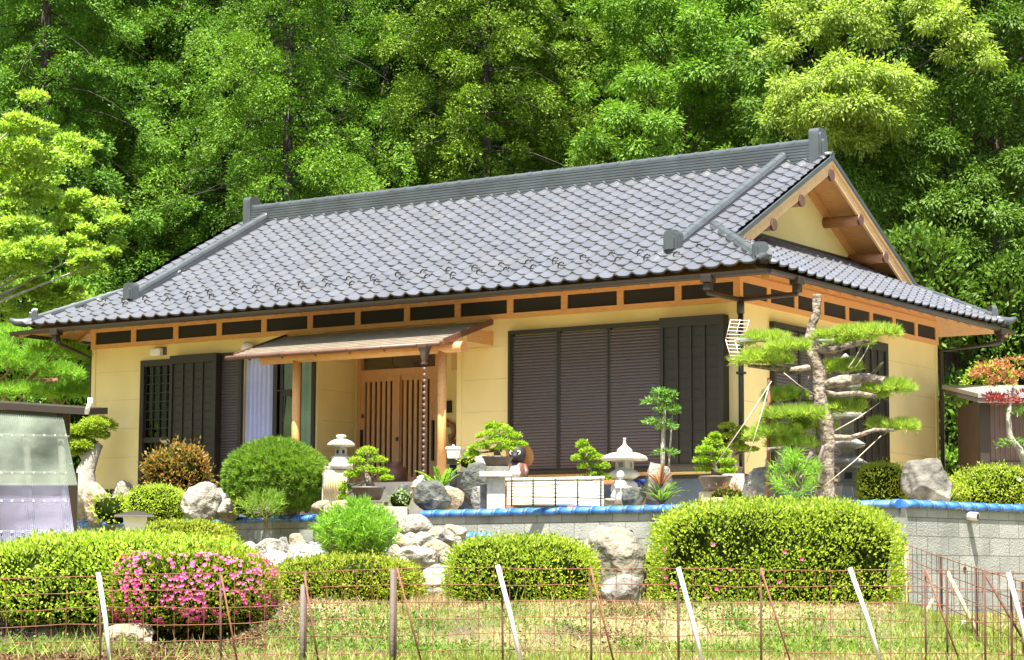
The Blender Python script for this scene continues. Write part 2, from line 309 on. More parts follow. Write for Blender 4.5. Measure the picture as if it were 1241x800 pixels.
# ================================================================== GROUND, HILL, GARDEN TERRACE
ZT = -0.50                                                   # top of the blue tile cap
def wallpt(u, v): return np.array(to_sd(PX(u, v, 2, ZT)))
WL = [wallpt(0, 634), wallpt(441, 621), wallpt(515, 617.5), wallpt(1090, 604), wallpt(1241, 611)]
WL = [WL[0]+(WL[0]-WL[1])*0.4] + WL[0:] + [WL[-1]+(WL[-1]-WL[-2])*2.0]
WS = np.array([q[0] for q in WL]); WD = np.array([q[1] for q in WL])
def dwall(s): return np.interp(s, WS, WD)
def low_z(s, d):
    s = np.asarray(s, float); d = np.asarray(d, float)
    dw = dwall(s)
    z = np.where(d < 15, -1.95-(15-d)*0.05, -1.95)
    right = sm(s, 3.2, 4.2)
    ztop = -1.60*(1-right) - 1.86*right
    lf_ = sm(-s, 1.7, 2.6)
    z = z + (ztop+1.95)*((1-lf_)*sm(d, 17.3, 18.9)+lf_*sm(d, 18.7, 19.0))
    back = -1.12 + (-0.86+1.12)*sm(s, -3.4, -1.6); back = back + (-1.68-back)*sm(s, -1.1, 0.4)
    z = z + (back-ztop)*sm(d, 19.6, 27.2)*(1-right) + 0.08*right*sm(d, 19, 24)
    z = np.where(d > dw+0.1, np.minimum(z, -1.0), z)
    z = np.where(d > 44, -0.9 + 0.68*(d-44), z)
    n = wob(np.stack([s.ravel(), d.ravel(), 0*s.ravel()], 1), 1.6, 3).reshape(s.shape)*0.035 + wob(np.stack([s.ravel(), d.ravel(), 0*s.ravel()], 1), 5, 4).reshape(s.shape)*0.012
    return z + n
def GP(u, v):                                                # where the picture ray meets the lower ground
    r = FW + RT*(u-620.5)/FPX - UP*(v-400)/FPX; r = r/np.dot(r, FH)
    ds = np.linspace(13, 34, 900); P_ = CAM + ds[:, None]*r; s = P_ @ RH - CAM @ RH
    h = P_[:, 2] - low_z(s, ds); i = np.argmax(h < 0)
    return P_[i] if (h < 0).any() else P_[-1]
def grid(sa, da, zf):
    Sg, Dg = np.meshgrid(sa, da); Z = zf(Sg, Dg)
    P_ = CAM[:2] + Sg[..., None]*RH[:2] + Dg[..., None]*FH[:2]
    V = np.concatenate([P_, Z[..., None]], 2).reshape(-1, 3); a, b = Sg.shape
    i = np.arange(a-1)[:, None]*b + np.arange(b-1); F = np.stack([i, i+1, i+b+1, i+b], 2).reshape(-1, 4)
    return V, F
def groundmat():
    mt = bpy.data.materials.new('ground_earth'); mt.use_nodes = True; n = mt.node_tree; L = n.links; b = n.nodes['Principled BSDF']; b.inputs['Roughness'].default_value = 0.95
    tc = n.nodes.new('ShaderNodeTexCoord'); n1 = n.nodes.new('ShaderNodeTexNoise'); n1.inputs['Scale'].default_value = 1.4; n1.inputs['Detail'].default_value = 8; L.new(tc.outputs['Object'], n1.inputs[0])
    cr = n.nodes.new('ShaderNodeValToRGB'); e = cr.color_ramp.elements; e[0].position = 0.35; e[0].color = (0.07, 0.055, 0.03, 1); e[1].position = 0.62; e[1].color = (0.27, 0.20, 0.11, 1)
    q = e.new(0.48); q.color = (0.13, 0.13, 0.04, 1); L.new(n1.outputs[0], cr.inputs[0]); L.new(cr.outputs[0], b.inputs['Base Color'])
    n2 = n.nodes.new('ShaderNodeTexNoise'); n2.inputs['Scale'].default_value = 22; n2.inputs['Detail'].default_value = 6; L.new(tc.outputs['Object'], n2.inputs[0])
    bp = n.nodes.new('ShaderNodeBump'); bp.inputs['Strength'].default_value = 0.8; bp.inputs['Distance'].default_value = 0.03; L.new(n2.outputs[0], bp.inputs['Height']); L.new(bp.outputs[0], b.inputs['Normal']); return mt
M['ground'] = groundmat()
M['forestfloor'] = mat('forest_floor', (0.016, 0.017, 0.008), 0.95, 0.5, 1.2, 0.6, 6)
M['gravel'] = mat('pale_garden_gravel', (0.55, 0.51, 0.43), 0.95, 0.35, 60, 0.7, 90, tint=(0.34, 0.27, 0.18), tscale=1.2, tcov=0.5)
sa = np.concatenate([[-420, -200, -100, -50, -28, -18, -12], np.arange(-8, 9, 0.16), [10, 14, 20, 30, 55, 110, 220, 420]])
da = np.concatenate([[-60, -20, -5, 4, 9, 12], np.arange(13.5, 31, 0.14), np.arange(31, 43, 2), [43.9, 44.5, 48, 54, 62, 75, 95, 130, 200, 420]])
def ground_z(s, d):
    z = low_z(s, d); return np.where(d > 75, np.minimum(z, 20+(d-75)*0.35), z)
V, F = grid(sa, da, ground_z)
fz = V[F].mean(1); dd = (fz-CAM) @ FH
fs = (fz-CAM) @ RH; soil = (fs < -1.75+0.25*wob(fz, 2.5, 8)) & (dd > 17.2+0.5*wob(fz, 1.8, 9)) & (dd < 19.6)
M['bankearth_shaded'] = mat('shade_darkened_bank_earth', (0.060, 0.044, 0.028), 0.95, 0.5, 5, 1.0, 12, tint=(0.12, 0.09, 0.055), tscale=2.5, tcov=0.55)  # dark earth, with the shade under the left hedge put into its colour
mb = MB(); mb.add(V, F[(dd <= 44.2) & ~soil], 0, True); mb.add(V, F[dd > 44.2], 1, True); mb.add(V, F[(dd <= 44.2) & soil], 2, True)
structure('ground', mb, [M['ground'], M['forestfloor'], M['bankearth_shaded']])
ss = np.concatenate([np.linspace(-14, 9, 90)]); tt = np.linspace(0, 1, 40)**1.3
Sg, Tg = np.meshgrid(ss, tt); Dg = (dwall(Sg)+0.09)*(1-Tg) + 44.6*Tg
def garden_z(s, d): return -0.63 + 0.22*sm(d-dwall(s), 0.6, 4.5)
Zg = garden_z(Sg, Dg) + wob(np.stack([Sg.ravel(), Dg.ravel(), 0*Sg.ravel()], 1), 2.0, 9).reshape(Sg.shape)*0.012
V = np.concatenate([CAM[:2]+Sg[..., None]*RH[:2]+Dg[..., None]*FH[:2], Zg[..., None]], 2).reshape(-1, 3); a, b = Sg.shape
i = np.arange(a-1)[:, None]*b+np.arange(b-1); mb = MB(); mb.add(V, np.stack([i, i+1, i+b+1, i+b], 2).reshape(-1, 4), 0, True)
structure('garden_ground', mb, M['gravel'])

# ================================================================== BLOCK WALLS WITH BLUE TILE CAPS
def cap_run(mb, Lr, pitch=0.262, over=0.02):
    n = max(1, int(round(Lr/pitch))); p = Lr/n; q = 10
    a = np.linspace(-0.18*PI, 1.18*PI, q)
    for k in range(n):
        for (x0, x1, r) in ((k*p, k*p+p*0.82, 0.078), (k*p+p*0.80, k*p+p+over*(k == n-1), 0.086)):
            V = []
            for x in (x0, x1): V += [[x, math.cos(t)*0.117*(1+0.15*max(0, math.sin(t))*(r > .08)), math.sin(t)*r*0.75 - 0.07] for t in a]
            V = np.array(V); F = [[j, j+1, q+j+1, q+j] for j in range(q-1)]
            b0 = mb.n; mb.add(V, F, 0, True)
            mb.f.append((np.array([list(range(q))[::-1]])+b0, 0, False)); mb.f.append((np.array([list(range(q, 2*q))])+b0, 0, False))
def wall_run(name, label, pa, pb, zbot, thing=None, drain=None):
    A = SD(pa[0], pa[1], ZT); B = SD(pb[0], pb[1], ZT); Lr = np.linalg.norm(B-A); rz = math.atan2(B[1]-A[1], B[0]-A[0])
    if thing is None: thing = T(name, label, 'wall', (A[0], A[1], ZT), rz)
    mb = MB(); mb.ab((0, -0.075, zbot-ZT), (Lr, 0.075, -0.095))
    Mx = Matrix.Translation(Vector(tuple(A))) @ Matrix.Rotation(rz, 4, 'Z')
    def place(o):
        if MW[thing.name] != Mx:
            o.matrix_local = MW[thing.name].inverted() @ Mx
        return o
    bw = place(mb.build('block_wall', M['block'], thing, local=True))
    mb = MB(); cap_run(mb, Lr); place(mb.build('tile_cap', M['blue'], thing, local=True))
    return thing, Mx, place, Lr
wl, Mx, plc, Lr = wall_run('retaining_wall', 'grey block garden wall with blue tile cap, left of the stepping stones', WL[0], WL[2], -1.9)
wr, Mx, plc, Lr = wall_run('retaining_wall', 'long grey block garden wall with blue tile cap from the stone steps round the corner', WL[3], WL[4], -1.9)
mb = MB(); q0 = PX(765, 646, 1, 0)
wr2, Mx2, plc2, Lr2 = wall_run('retaining_wall', '', WL[4], WL[6], -2.05, thing=wr)
# drain holes and the pipe stub
def on_wall(Mx_, u, v):
    Mi = np.array(Mx_.inverted()); r = FW + RT*(u-620.5)/FPX - UP*(v-400)/FPX
    o = Mi[:3, :3] @ CAM + Mi[:3, 3]; r = Mi[:3, :3] @ r; t = (-0.075-o[1])/r[1]; return o + t*r
for u, v in ((765, 646),):
    c = on_wall(Mx, u, v); mb = MB(); mb.tube([c+[0, 0.02, 0], c+[0, -0.006, 0]], 0.036, 14); plc(mb.build('drain_hole', M['dark'], wr, local=True))
for u, v in ((1169, 690), (1114, 735)):
    c = on_wall(Mx2, u, v); mb = MB(); mb.tube([c+[0, 0.02, 0], c+[0, -0.006, 0]], 0.03, 14); plc2(mb.build('drain_hole', M['dark'], wr, local=True))
c = on_wall(Mx2, 1172, 625); mb = MB(); mb.tube([c+[0, 0.05, 0.0], c+[0.03, -0.12, -0.01]], 0.045, 14); mb.tube([c+[0.0295, -0.118, -0.01], c+[0.031, -0.124, -0.01]], 0.036, 14, 1)
plc2(mb.build('drain_pipe', [M['white'], M['dark']], wr, local=True))
# small low wall end with a blue tile beside the stones
c = PD(577, 650, 26.6); mb = MB(); mb.rb((0, 0, -0.5), (0.34, 0.15, 0.46)); o1 = T('low_wall', 'short low wall stub with one blue tile among the stones', 'wall', c, YAW)
mb.build('block_wall', M['concrete'], o1, local=True)
mb = MB(); cap_run(mb, 0.34, 0.17); o = mb.build('tile_cap', M['blue'], o1, local=True); o.location = (-0.17, 0, 0.06)

# ================================================================== HOUSE
HL, HW, EO, EZ, SL = 11.83, 6.535, 0.86, 2.55, 0.53
YR = HW/2; GX = -0.20; GXL = -HL+0.20
house = T('japanese_house', 'single storey yellow house with a grey tiled hip and gable roof', 'house', (-HL/2, HW/2, -0.55))
def hp(mb, name, mats, parent=None, **k): return mb.build(name, mats, parent or house, **k)
def wallbox(a, b): mb = MB(); mb.ab(a, b); return hp(mb, 'wall', M['plaster'])
ZWT = 2.62
PXL, PXR, PY = -7.14, -4.55, 0.90                           # porch recess
# front wall pieces, with openings (x0,x1,z0,z1)
def front_wall(x0, x1, ops, y0=0.0, th=0.14):
    mb = MB(); xs = x0
    for (a, b_, z0, z1) in sorted(ops):
        if a > xs: mb.ab((xs, y0, 0), (a, y0+th, ZWT))
        if z0 > 0: mb.ab((a, y0, 0), (b_, y0+th, z0))
        mb.ab((a, y0, z1), (b_, y0+th, ZWT)); xs = b_
    if xs < x1: mb.ab((xs, y0, 0), (x1, y0+th, ZWT))
    return hp(mb, 'wall', M['plaster'])
front_wall(-HL, PXL, [(-10.72, -10.02, 0.03, 1.98), (-8.62, -7.22, 0.06, 1.96)])
front_wall(PXR, 0.0, [])
mb = MB(); mb.ab((-0.14, 0.14, 0), (0, HW, ZWT)); hp(mb, 'wall', M['plaster'])
mb = MB(); mb.ab((-HL, 0.14, 0), (-HL+0.14, HW, ZWT)); hp(mb, 'wall', M['plaster'])
mb = MB(); mb.ab((-HL+0.14, HW-0.14, 0), (-0.14, HW, ZWT)); hp(mb, 'wall', M['plaster'])
mb = MB(); mb.ab((PXL-0.14, 0.14, 0), (PXL, PY, ZWT)); hp(mb, 'wall', M['plaster'])          # porch side
mb = MB(); mb.ab((PXR, 0.14, 0), (PXR+0.14, PY, ZWT)); hp(mb, 'wall', M['plaster'])
mb = MB(); mb.ab((PXL-0.14, PY, 0), (-7.07, PY+0.14, ZWT)); mb.ab((-5.50, PY, 0), (PXR+0.14, PY+0.14, ZWT)); mb.ab((-7.07, PY, 2.08), (-5.50, PY+0.14, ZWT)); hp(mb, 'wall', M['plaster'])
# seams and corner trims on the siding
M['joint'] = mat('siding_joint_strip', (0.56, 0.44, 0.18), 0.8)  # seam strips in a darker yellow than the siding
for z in (0.50, 0.96, 1.42, 1.88):
    for a_, b_ in (((-HL, -0.003, z), (-10.80, 0.001, z+0.006)), ((PXR+0.1, -0.003, z), (-3.70, 0.001, z+0.006)), ((-0.001, 0.09, z), (0.003, HW-0.09, z+0.006)), ((PXL-0.001, 0.12, z), (PXL+0.003, PY, z+0.006))):
        mb = MB(); mb.ab(a_, b_); hp(mb, 'siding_joint', M['joint'])
for a_, b_ in (((-0.085, -0.014, 0.0), (0.014, 0.0, 2.27)), ((0.0, 0.0, 0.0), (0.014, 0.085, 2.27)), ((PXL-0.07, -0.014, 0), (PXL+0.014, 0, 2.27)), ((PXR-0.014, -0.014, 0), (PXR+0.07, 0, 2.27)), ((-HL-0.014, -0.014, 0), (-HL+0.07, 0, 2.27)), ((0, HW-0.08, 0), (0.014, HW+0.012, 2.27))):
    mb = MB(); mb.ab(a_, b_); hp(mb, 'corner_trim', M['plaster'])
mb = MB(); mb.ab((-HL+0.02, 0.02, -0.7), (PXL-0.02, HW-0.02, -0.055)); mb.ab((PXR+0.02, 0.02, -0.7), (-0.02, HW-0.02, -0.055)); mb.ab((PXL-0.02, PY+0.02, -0.7), (PXR+0.02, HW-0.02, -0.055)); hp(mb, 'foundation', M['found'])
mb = MB()
for (x0, x1) in ((-HL, PXL), (PXR, 0.0)): mb.ab((x0, -0.012, -0.055), (x1, 0.10, -0.003))
mb.ab((-0.10, 0.10, -0.055), (0.012, HW, -0.003)); hp(mb, 'base_trim', M['brown'])
mb = MB(); mb.ab((PXL, -0.4, -0.7), (PXR, PY, -0.02)); hp(mb, 'porch_floor', M['concrete'])
mb = MB(); mb.ab((PXL, 0.14, 2.25), (PXR, PY, 2.28)); hp(mb, 'porch_ceiling', M['wood'])
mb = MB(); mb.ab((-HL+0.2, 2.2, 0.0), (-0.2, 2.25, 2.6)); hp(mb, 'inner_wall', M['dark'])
# frieze of beams with black vents
def frieze(axis, L0, n, flip):
    pitch = L0/n; fr = None
    def B(mb, a0, a1, z0, z1, o0, o1):
        if axis == 'x': mb.ab((-HL+a0, -o1, z0), (-HL+a1, -o0, z1))
        else: mb.ab((o0, a0, z0), (o1, a1, z1))
    mb = MB(); e0 = 0.0 if axis == 'x' else 0.03
    B(mb, -0.03 if axis == 'x' else 0.0, L0+0.03, 2.268, 2.342, 0.0, 0.030); B(mb, -0.03 if axis == 'x' else 0.0, L0+0.03, 2.540, 2.640, 0.0, 0.030)
    for k in range(n+1):
        c_ = k*pitch; wd = 0.052 if 0 < k < n else 0.07
        B(mb, max(c_-wd, -0.03 if axis == 'x' else 0.0), min(c_+wd, L0+0.03), 2.342, 2.540, 0.0, 0.026)
    fr = hp(mb, 'frieze', M['wood'])
    for k in range(n):
        mb = MB(); B(mb, k*pitch+0.052, (k+1)*pitch-0.052, 2.342, 2.540, -0.01, 0.006); mb.build('vent_panel', M['black'], fr)
frieze('x', HL, 13, False); frieze('y', HW, 8, False)

# --- shutters on the front right
def slats(mb, x0, x1, z0, z1, y, p=0.043, mi=0, axis='x'):
    z = z0
    while z < z1-0.01:
        h = min(p, z1-z)
        poly = [(0, 0), (-0.010, 0.004), (-0.017, h*0.5), (-0.010, h*0.92), (0, h*0.97)]
        if axis == 'x': mb.prism(poly, (x0, y, z), (0, 1, 0), (0, 0, 1), (x1-x0, 0, 0), mi)
        else: mb.prism(poly, (y, x0, z), (-1, 0, 0), (0, 0, 1), (0, x1-x0, 0), mi)
        z += p
xs = [-3.60, -2.805, -1.985, -1.14]
mb = MB(); mb.ab((-3.64, -0.075, 2.03), (-1.10, 0, 2.085)); mb.ab((-3.64, -0.085, 0.05), (-1.10, 0, 0.10)); mb.ab((-3.64, -0.075, 0.10), (-3.595, 0, 2.03))
shf = hp(mb, 'shutter_frame', M['olive'])
for k in range(3):
    t0 = MB(); slats(t0, xs[k]+0.03, xs[k+1]-0.03, 0.12, 2.02, -0.03-0.006*k); s1 = hp(t0, 'storm_shutter', M['slat'])
    t1 = MB(); t1.ab((xs[k]+0.003, -0.058, 0.10), (xs[k]+0.03, -0.002, 2.03)); t1.ab((xs[k+1]-0.03, -0.058, 0.10), (xs[k+1]-0.003, -0.002, 2.03)); t1.ab((xs[k]+0.03, -0.050, 0.10), (xs[k+1]-0.03, -0.002, 0.12)); t1.build('stile', M['olive'], s1)
def shutter_box(x0, x1, z0, z1, nv, dep, ncell=13, axis='x'):
    mb = MB()
    def B(a0, a1, b0, b1, o0, o1):
        if axis == 'x': mb.ab((a0, -o1, b0), (a1, -o0, b1))
        else: mb.ab((o0, a0, b0), (o1, a1, b1))
    B(x0, x1, z0, z1, 0, dep-0.03)
    B(x0, x1, z1-0.13, z1, dep-0.03, dep); B(x0, x1, z0, z0+0.10, dep-0.03, dep); B(x0, x0+0.06, z0+0.1, z1-0.13, dep-0.03, dep); B(x1-0.09, x1, z0+0.1, z1-0.13, dep-0.03, dep)
    wc = (x1-0.09-x0-0.06)/nv
    for k in range(1, nv): B(x0+0.06+k*wc-0.018, x0+0.06+k*wc+0.018, z0+0.1, z1-0.13, dep-0.03, dep-0.006)
    hc = (z1-z0-0.23)/ncell
    for k in range(1, ncell): B(x0+0.06, x1-0.09, z0+0.1+k*hc-0.008, z0+0.1+k*hc+0.004, dep-0.03, dep-0.018)
    return hp(mb, 'shutter_box', M['olive'], bevel=0.004)
shutter_box(-1.13, -0.155, 0.04, 2.10, 4, 0.16)
shutter_box(-10.0, -9.03, 0.05, 2.06, 4, 0.16, 14)
t0 = MB(); slats(t0, -9.02, -8.66, 0.08, 2.0, -0.02); s1 = hp(t0, 'storm_shutter', M['slat'])
t1 = MB(); t1.ab((-9.03, -0.06, 2.0), (-7.16, 0, 2.06)); t1.ab((-8.66, -0.06, 0.03), (-8.60, 0, 2.0)); t1.ab((-7.22, -0.05, 0.03), (-7.16, 0, 2.0)); t1.ab((-9.03, -0.06, 0.0), (-7.16, 0, 0.06)); hp(t1, 'window_frame', M['olive'])
# sliding window with curtains
win = MB(); win.ab((-8.60, 0.02, 0.06), (-7.99, 0.05, 0.11)); win.ab((-8.03, 0.02, 0.11), (-7.95, 0.05, 1.96)); win.ab((-7.92, 0.055, 0.06), (-7.86, 0.085, 1.96)); win.ab((-7.94, 0.055, 0.06), (-7.22, 0.085, 0.11)); win.ab((-7.56, 0.055, 0.11), (-7.52, 0.085, 1.96))
wn = hp(win, 'sliding_window', M['brown'])
t1 = MB(); t1.ab((-7.86, 0.065, 0.11), (-7.22, 0.071, 1.96)); t1.build('pane', M['glass'], wn)
def curtain(mb, x0, x1, y, z0, z1, n=60, amp=0.03, per=0.10):
    x = np.linspace(x0, x1, n); V = []
    for z, k in ((z0, 1.25), (z0*0.4+z1*0.6, 1.0), (z1, 0.7)): V += [[a, y+k*amp*math.sin(a/per*2*PI+1.3*math.sin(a*9)), z] for a in x]
    mb.add(V, [[j*n+i, j*n+i+1, (j+1)*n+i+1, (j+1)*n+i] for j in range(2) for i in range(n-1)], 0, True)
t1 = MB(); curtain(t1, -8.60, -8.03, 0.085, 0.06, 1.98); t1.build('curtain', M['curtain'], wn)
t1 = MB(); curtain(t1, -7.70, -7.18, 0.20, 0.06, 1.98, amp=0.02); t1.build('curtain', M['sheer'], wn)
t1 = MB(); t1.rb((-7.78, 0.0, 1.42), (0.40, 0.02, 0.02)); t1.rb((-7.70, -0.02, 1.34), (0.16, 0.04, 0.09)); t1.tube([(-7.74, -0.02, 1.34), (-7.75, -0.03, 1.1), (-7.78, -0.03, 0.95)], 0.012, 6); hp(t1, 'window_latch', M['brown'])
# side door on the left
mb = MB(); mb.ab((-10.74, -0.04, 0.0), (-10.66, 0.06, 2.03)); mb.ab((-10.06, -0.04, 0.0), (-10.0, 0.06, 2.03)); mb.ab((-10.66, -0.04, 1.93), (-10.06, 0.06, 2.03)); mb.ab((-10.66, -0.03, 0.0), (-10.06, 0.05, 0.10)); mb.ab((-10.66, -0.02, 0.72), (-10.06, 0.05, 0.80))
sdr = hp(mb, 'side_door', M['brown'])
mb = MB(); mb.ab((-10.66, 0.03, 0.10), (-10.06, 0.036, 1.93)); mb.build('pane', M['glass'], sdr)
mb = MB()
for k in range(1, 4): mb.ab((-10.66+k*0.15-0.006, 0.0, 0.80), (-10.66+k*0.15+0.006, 0.02, 1.93)); mb.ab((-10.66+k*0.15-0.006, 0.0, 0.1), (-10.66+k*0.15+0.006, 0.02, 0.72))
for k in range(1, 8): mb.ab((-10.66, 0.003, 0.80+k*0.141-0.006), (-10.06, 0.017, 0.80+k*0.141+0.006))
for k in range(1, 4): mb.ab((-10.66, 0.003, 0.10+k*0.155-0.006), (-10.06, 0.017, 0.10+k*0.155+0.006))
mb.build('lattice', M['brown'], sdr)
mb = MB(); mb.ab((-10.20, -0.09, 0.70), (-10.06, -0.06, 0.74)); mb.ab((-10.09, -0.09, 0.68), (-10.06, -0.02, 0.76)); mb.build('handle', M['steel'], sdr)
mb = MB(); mb.ab((-10.68, 0.10, 0.0), (-10.02, 0.12, 1.98)); mb.build('door_curtain', mat('dim_curtain', (0.06, 0.08, 0.085), 0.8), sdr)
# side wall window and shutter box
t0 = MB(); t0.ab((0, 0.86, 2.02), (0.07, 4.44, 2.09)); t0.ab((0, 0.86, 0.04), (0.07, 3.1, 0.10)); t0.ab((0, 0.86, 0.10), (0.07, 0.92, 2.02)); hp(t0, 'shutter_frame', M['olive'])
ys = [0.92, 1.66, 2.40, 3.10]
for k in range(3):
    t0 = MB(); slats(t0, ys[k]+0.03, ys[k+1]-0.03, 0.12, 2.02, 0.03, axis='y'); s1 = hp(t0, 'storm_shutter', M['slat'])
    t1 = MB(); t1.ab((0.002, ys[k]+0.003, 0.10), (0.058, ys[k]+0.03, 2.02)); t1.ab((0.002, ys[k+1]-0.03, 0.10), (0.058, ys[k+1]-0.003, 2.02)); t1.ab((0.002, ys[k]+0.03, 0.10), (0.05, ys[k+1]-0.03, 0.12)); t1.build('stile', M['olive'], s1)
shutter_box(3.11, 4.44, 0.04, 2.10, 5, 0.13, axis='y')

# --- entrance door
DX0, DX1 = -7.06, -5.51
mb = MB(); mb.ab((DX0, PY-0.05, -0.02), (DX0+0.07, PY+0.10, 2.07)); mb.ab((DX1-0.07, PY-0.05, -0.02), (DX1, PY+0.10, 2.07)); mb.ab((DX0+0.07, PY-0.05, 1.99), (DX1-0.07, PY+0.10, 2.07)); mb.ab((DX0+0.07, PY-0.045, 1.66), (DX1-0.07, PY+0.10, 1.76))
ed = hp(mb, 'entrance_door', M['wooddoor'], bevel=0.004)
mb = MB(); mb.ab((DX0+0.07, PY+0.02, 1.76), (DX1-0.07, PY+0.026, 1.99)); mb.build('transom_pane', M['glass'], ed)
mb = MB(); mb.ab((DX0+0.07, PY+0.075, -0.02), (DX1-0.07, PY+0.09, 1.99)); mb.build('backing', M['dark'], ed)
xm = (DX0+DX1)/2
for (a, b_, yo) in ((DX0+0.07, xm+0.03, 0.0), (xm-0.03, DX1-0.07, 0.032)):
    mb = MB(); mb.ab((a, PY-0.035+yo, 0), (a+0.075, PY-0.005+yo, 1.66)); mb.ab((b_-0.075, PY-0.035+yo, 0), (b_, PY-0.005+yo, 1.66)); mb.ab((a+0.075, PY-0.03+yo, 1.58), (b_-0.075, PY-0.005+yo, 1.66)); mb.ab((a+0.075, PY-0.03+yo, 0), (b_-0.075, PY-0.005+yo, 0.12))
    n = 6; g = (b_-a-0.15)/n
    for k in range(n): mb.ab((a+0.075+k*g+g*0.36, PY-0.028+yo, 0.12), (a+0.075+k*g+g*0.92, PY-0.008+yo, 1.58))
    lf = mb.build('door_leaf', M['wooddoor'], ed)
    mb = MB(); mb.ab((a, PY-0.004+yo, 0.1), (b_, PY+0.002+yo, 1.60)); mb.build('pane', M['black'], lf)
mb = MB(); mb.ab((DX0+0.095, PY-0.075, 0.35), (DX0+0.125, PY-0.04, 0.85)); mb.build('handle', M['brown'], ed)
mb = MB(); mb.ab((DX1-0.125, PY-0.06, 0.35), (DX1-0.095, PY-0.01, 0.95)); mb.build('handle', M['brown'], ed)
mb = MB(); mb.ab((xm-0.02, PY-0.05, 0.66), (xm+0.02, PY-0.03, 0.72)); mb.ab((DX0+0.10, PY-0.05, 1.03), (DX0+0.13, PY-0.03, 1.09)); mb.build('lock', M['brown'], ed)

# --- canopy over the porch
CX0, CX1 = -7.74, -3.96; cy1, cz0, cz1 = -1.20, 2.235, 1.84
mb = MB(); n = 11; cs = (cz1-cz0)/cy1
for k in range(n):
    y0 = cy1*(1-k/n); y1 = cy1*(1-(k+1)/n)
    z0 = cz0+cs*y0; z1 = cz0+cs*y1
    mb.obox((CX0, y0, z0+0.012), (CX1-CX0, 0, 0), (0, (y1-y0)*0.60, (z1-z0)*0.60-0.008), (0, 0, 0.022))
cn = hp(mb, 'canopy', M['shingle'])
mb = MB(); mb.obox((CX0+0.02, cy1+0.02, cz1-0.02), (CX1-CX0-0.04, 0, 0), (0, -cy1-0.02, cz0-cz1), (0, 0, 0.024)); mb.build('underside', M['wood'], cn); mb = MB(); mb.obox((CX0+0.005, cy1+0.01, cz1+0.006), (CX1-CX0-0.01, 0, 0), (0, -cy1-0.01, cz0-cz1), (0, 0, 0.004)); mb.build('roof_felt', M['brown'], cn)
mb = MB()
for k in range(9): x = CX0+0.15+k*(CX1-CX0-0.3)/8; mb.obox((x-0.02, cy1+0.1, cz1-0.05+0.03), (0.04, 0, 0), (0, -cy1-0.1, (cz0-cz1)*0.92), (0, 0, 0.035))
mb.build('canopy_rafter', M['wood'], cn)
mb = MB(); mb.obox((CX1, cy1, cz1-0.03), (0.02, 0, 0), (0, -cy1, cz0-cz1), (0, 0, 0.085)); mb.build('edge_board', M['copper'], cn); mb = MB(); mb.obox((CX0-0.02, cy1, cz1-0.03), (0.02, 0, 0), (0, -cy1, cz0-cz1), (0, 0, 0.085)); mb.build('edge_board', M['copper'], cn)
mb = MB(); mb.ab((CX1+0.002, -0.62, 1.90), (CX1+0.018, 0, 2.10)); mb.build('bracket_board', M['wood'], cn)
mb = MB(); mb.tube([(-7.45, -0.90, 1.80), (-3.82, -0.90, 1.80)], 0.075, 16); mb.build('log_beam', M['wood'], cn)
mb = MB(); mb.tube([(-3.822, -0.90, 1.80), (-3.812, -0.90, 1.80)], 0.076, 16); mb.build('log_end', M['woodlog'], cn)
mb = MB(); mb.tube([(CX0-0.12, cy1-0.05, cz1-0.02), (CX1+0.0, cy1-0.05, cz1-0.02)], 0.032, 10); mb.ab((CX0-0.02, cy1-0.02, cz1-0.022), (CX1, cy1, cz1+0.012)); cg = mb.build('canopy_gutter', M['copper'], cn)
for k in range(6): x = CX0+0.3+k*0.62; mb = MB(); mb.tube([(x, cy1+0.05, cz1-0.01), (x, cy1-0.0, cz1-0.07), (x, cy1-0.1, cz1-0.01)], 0.007, 5); mb.build('gutter_hook', M['brown'], cg)
for x in (-6.80, -4.18): mb = MB(); mb.tube([(x, -0.90, -0.3), (x, -0.90, 1.76)], 0.062, 16); hp(mb, 'canopy_post', M['wood'])
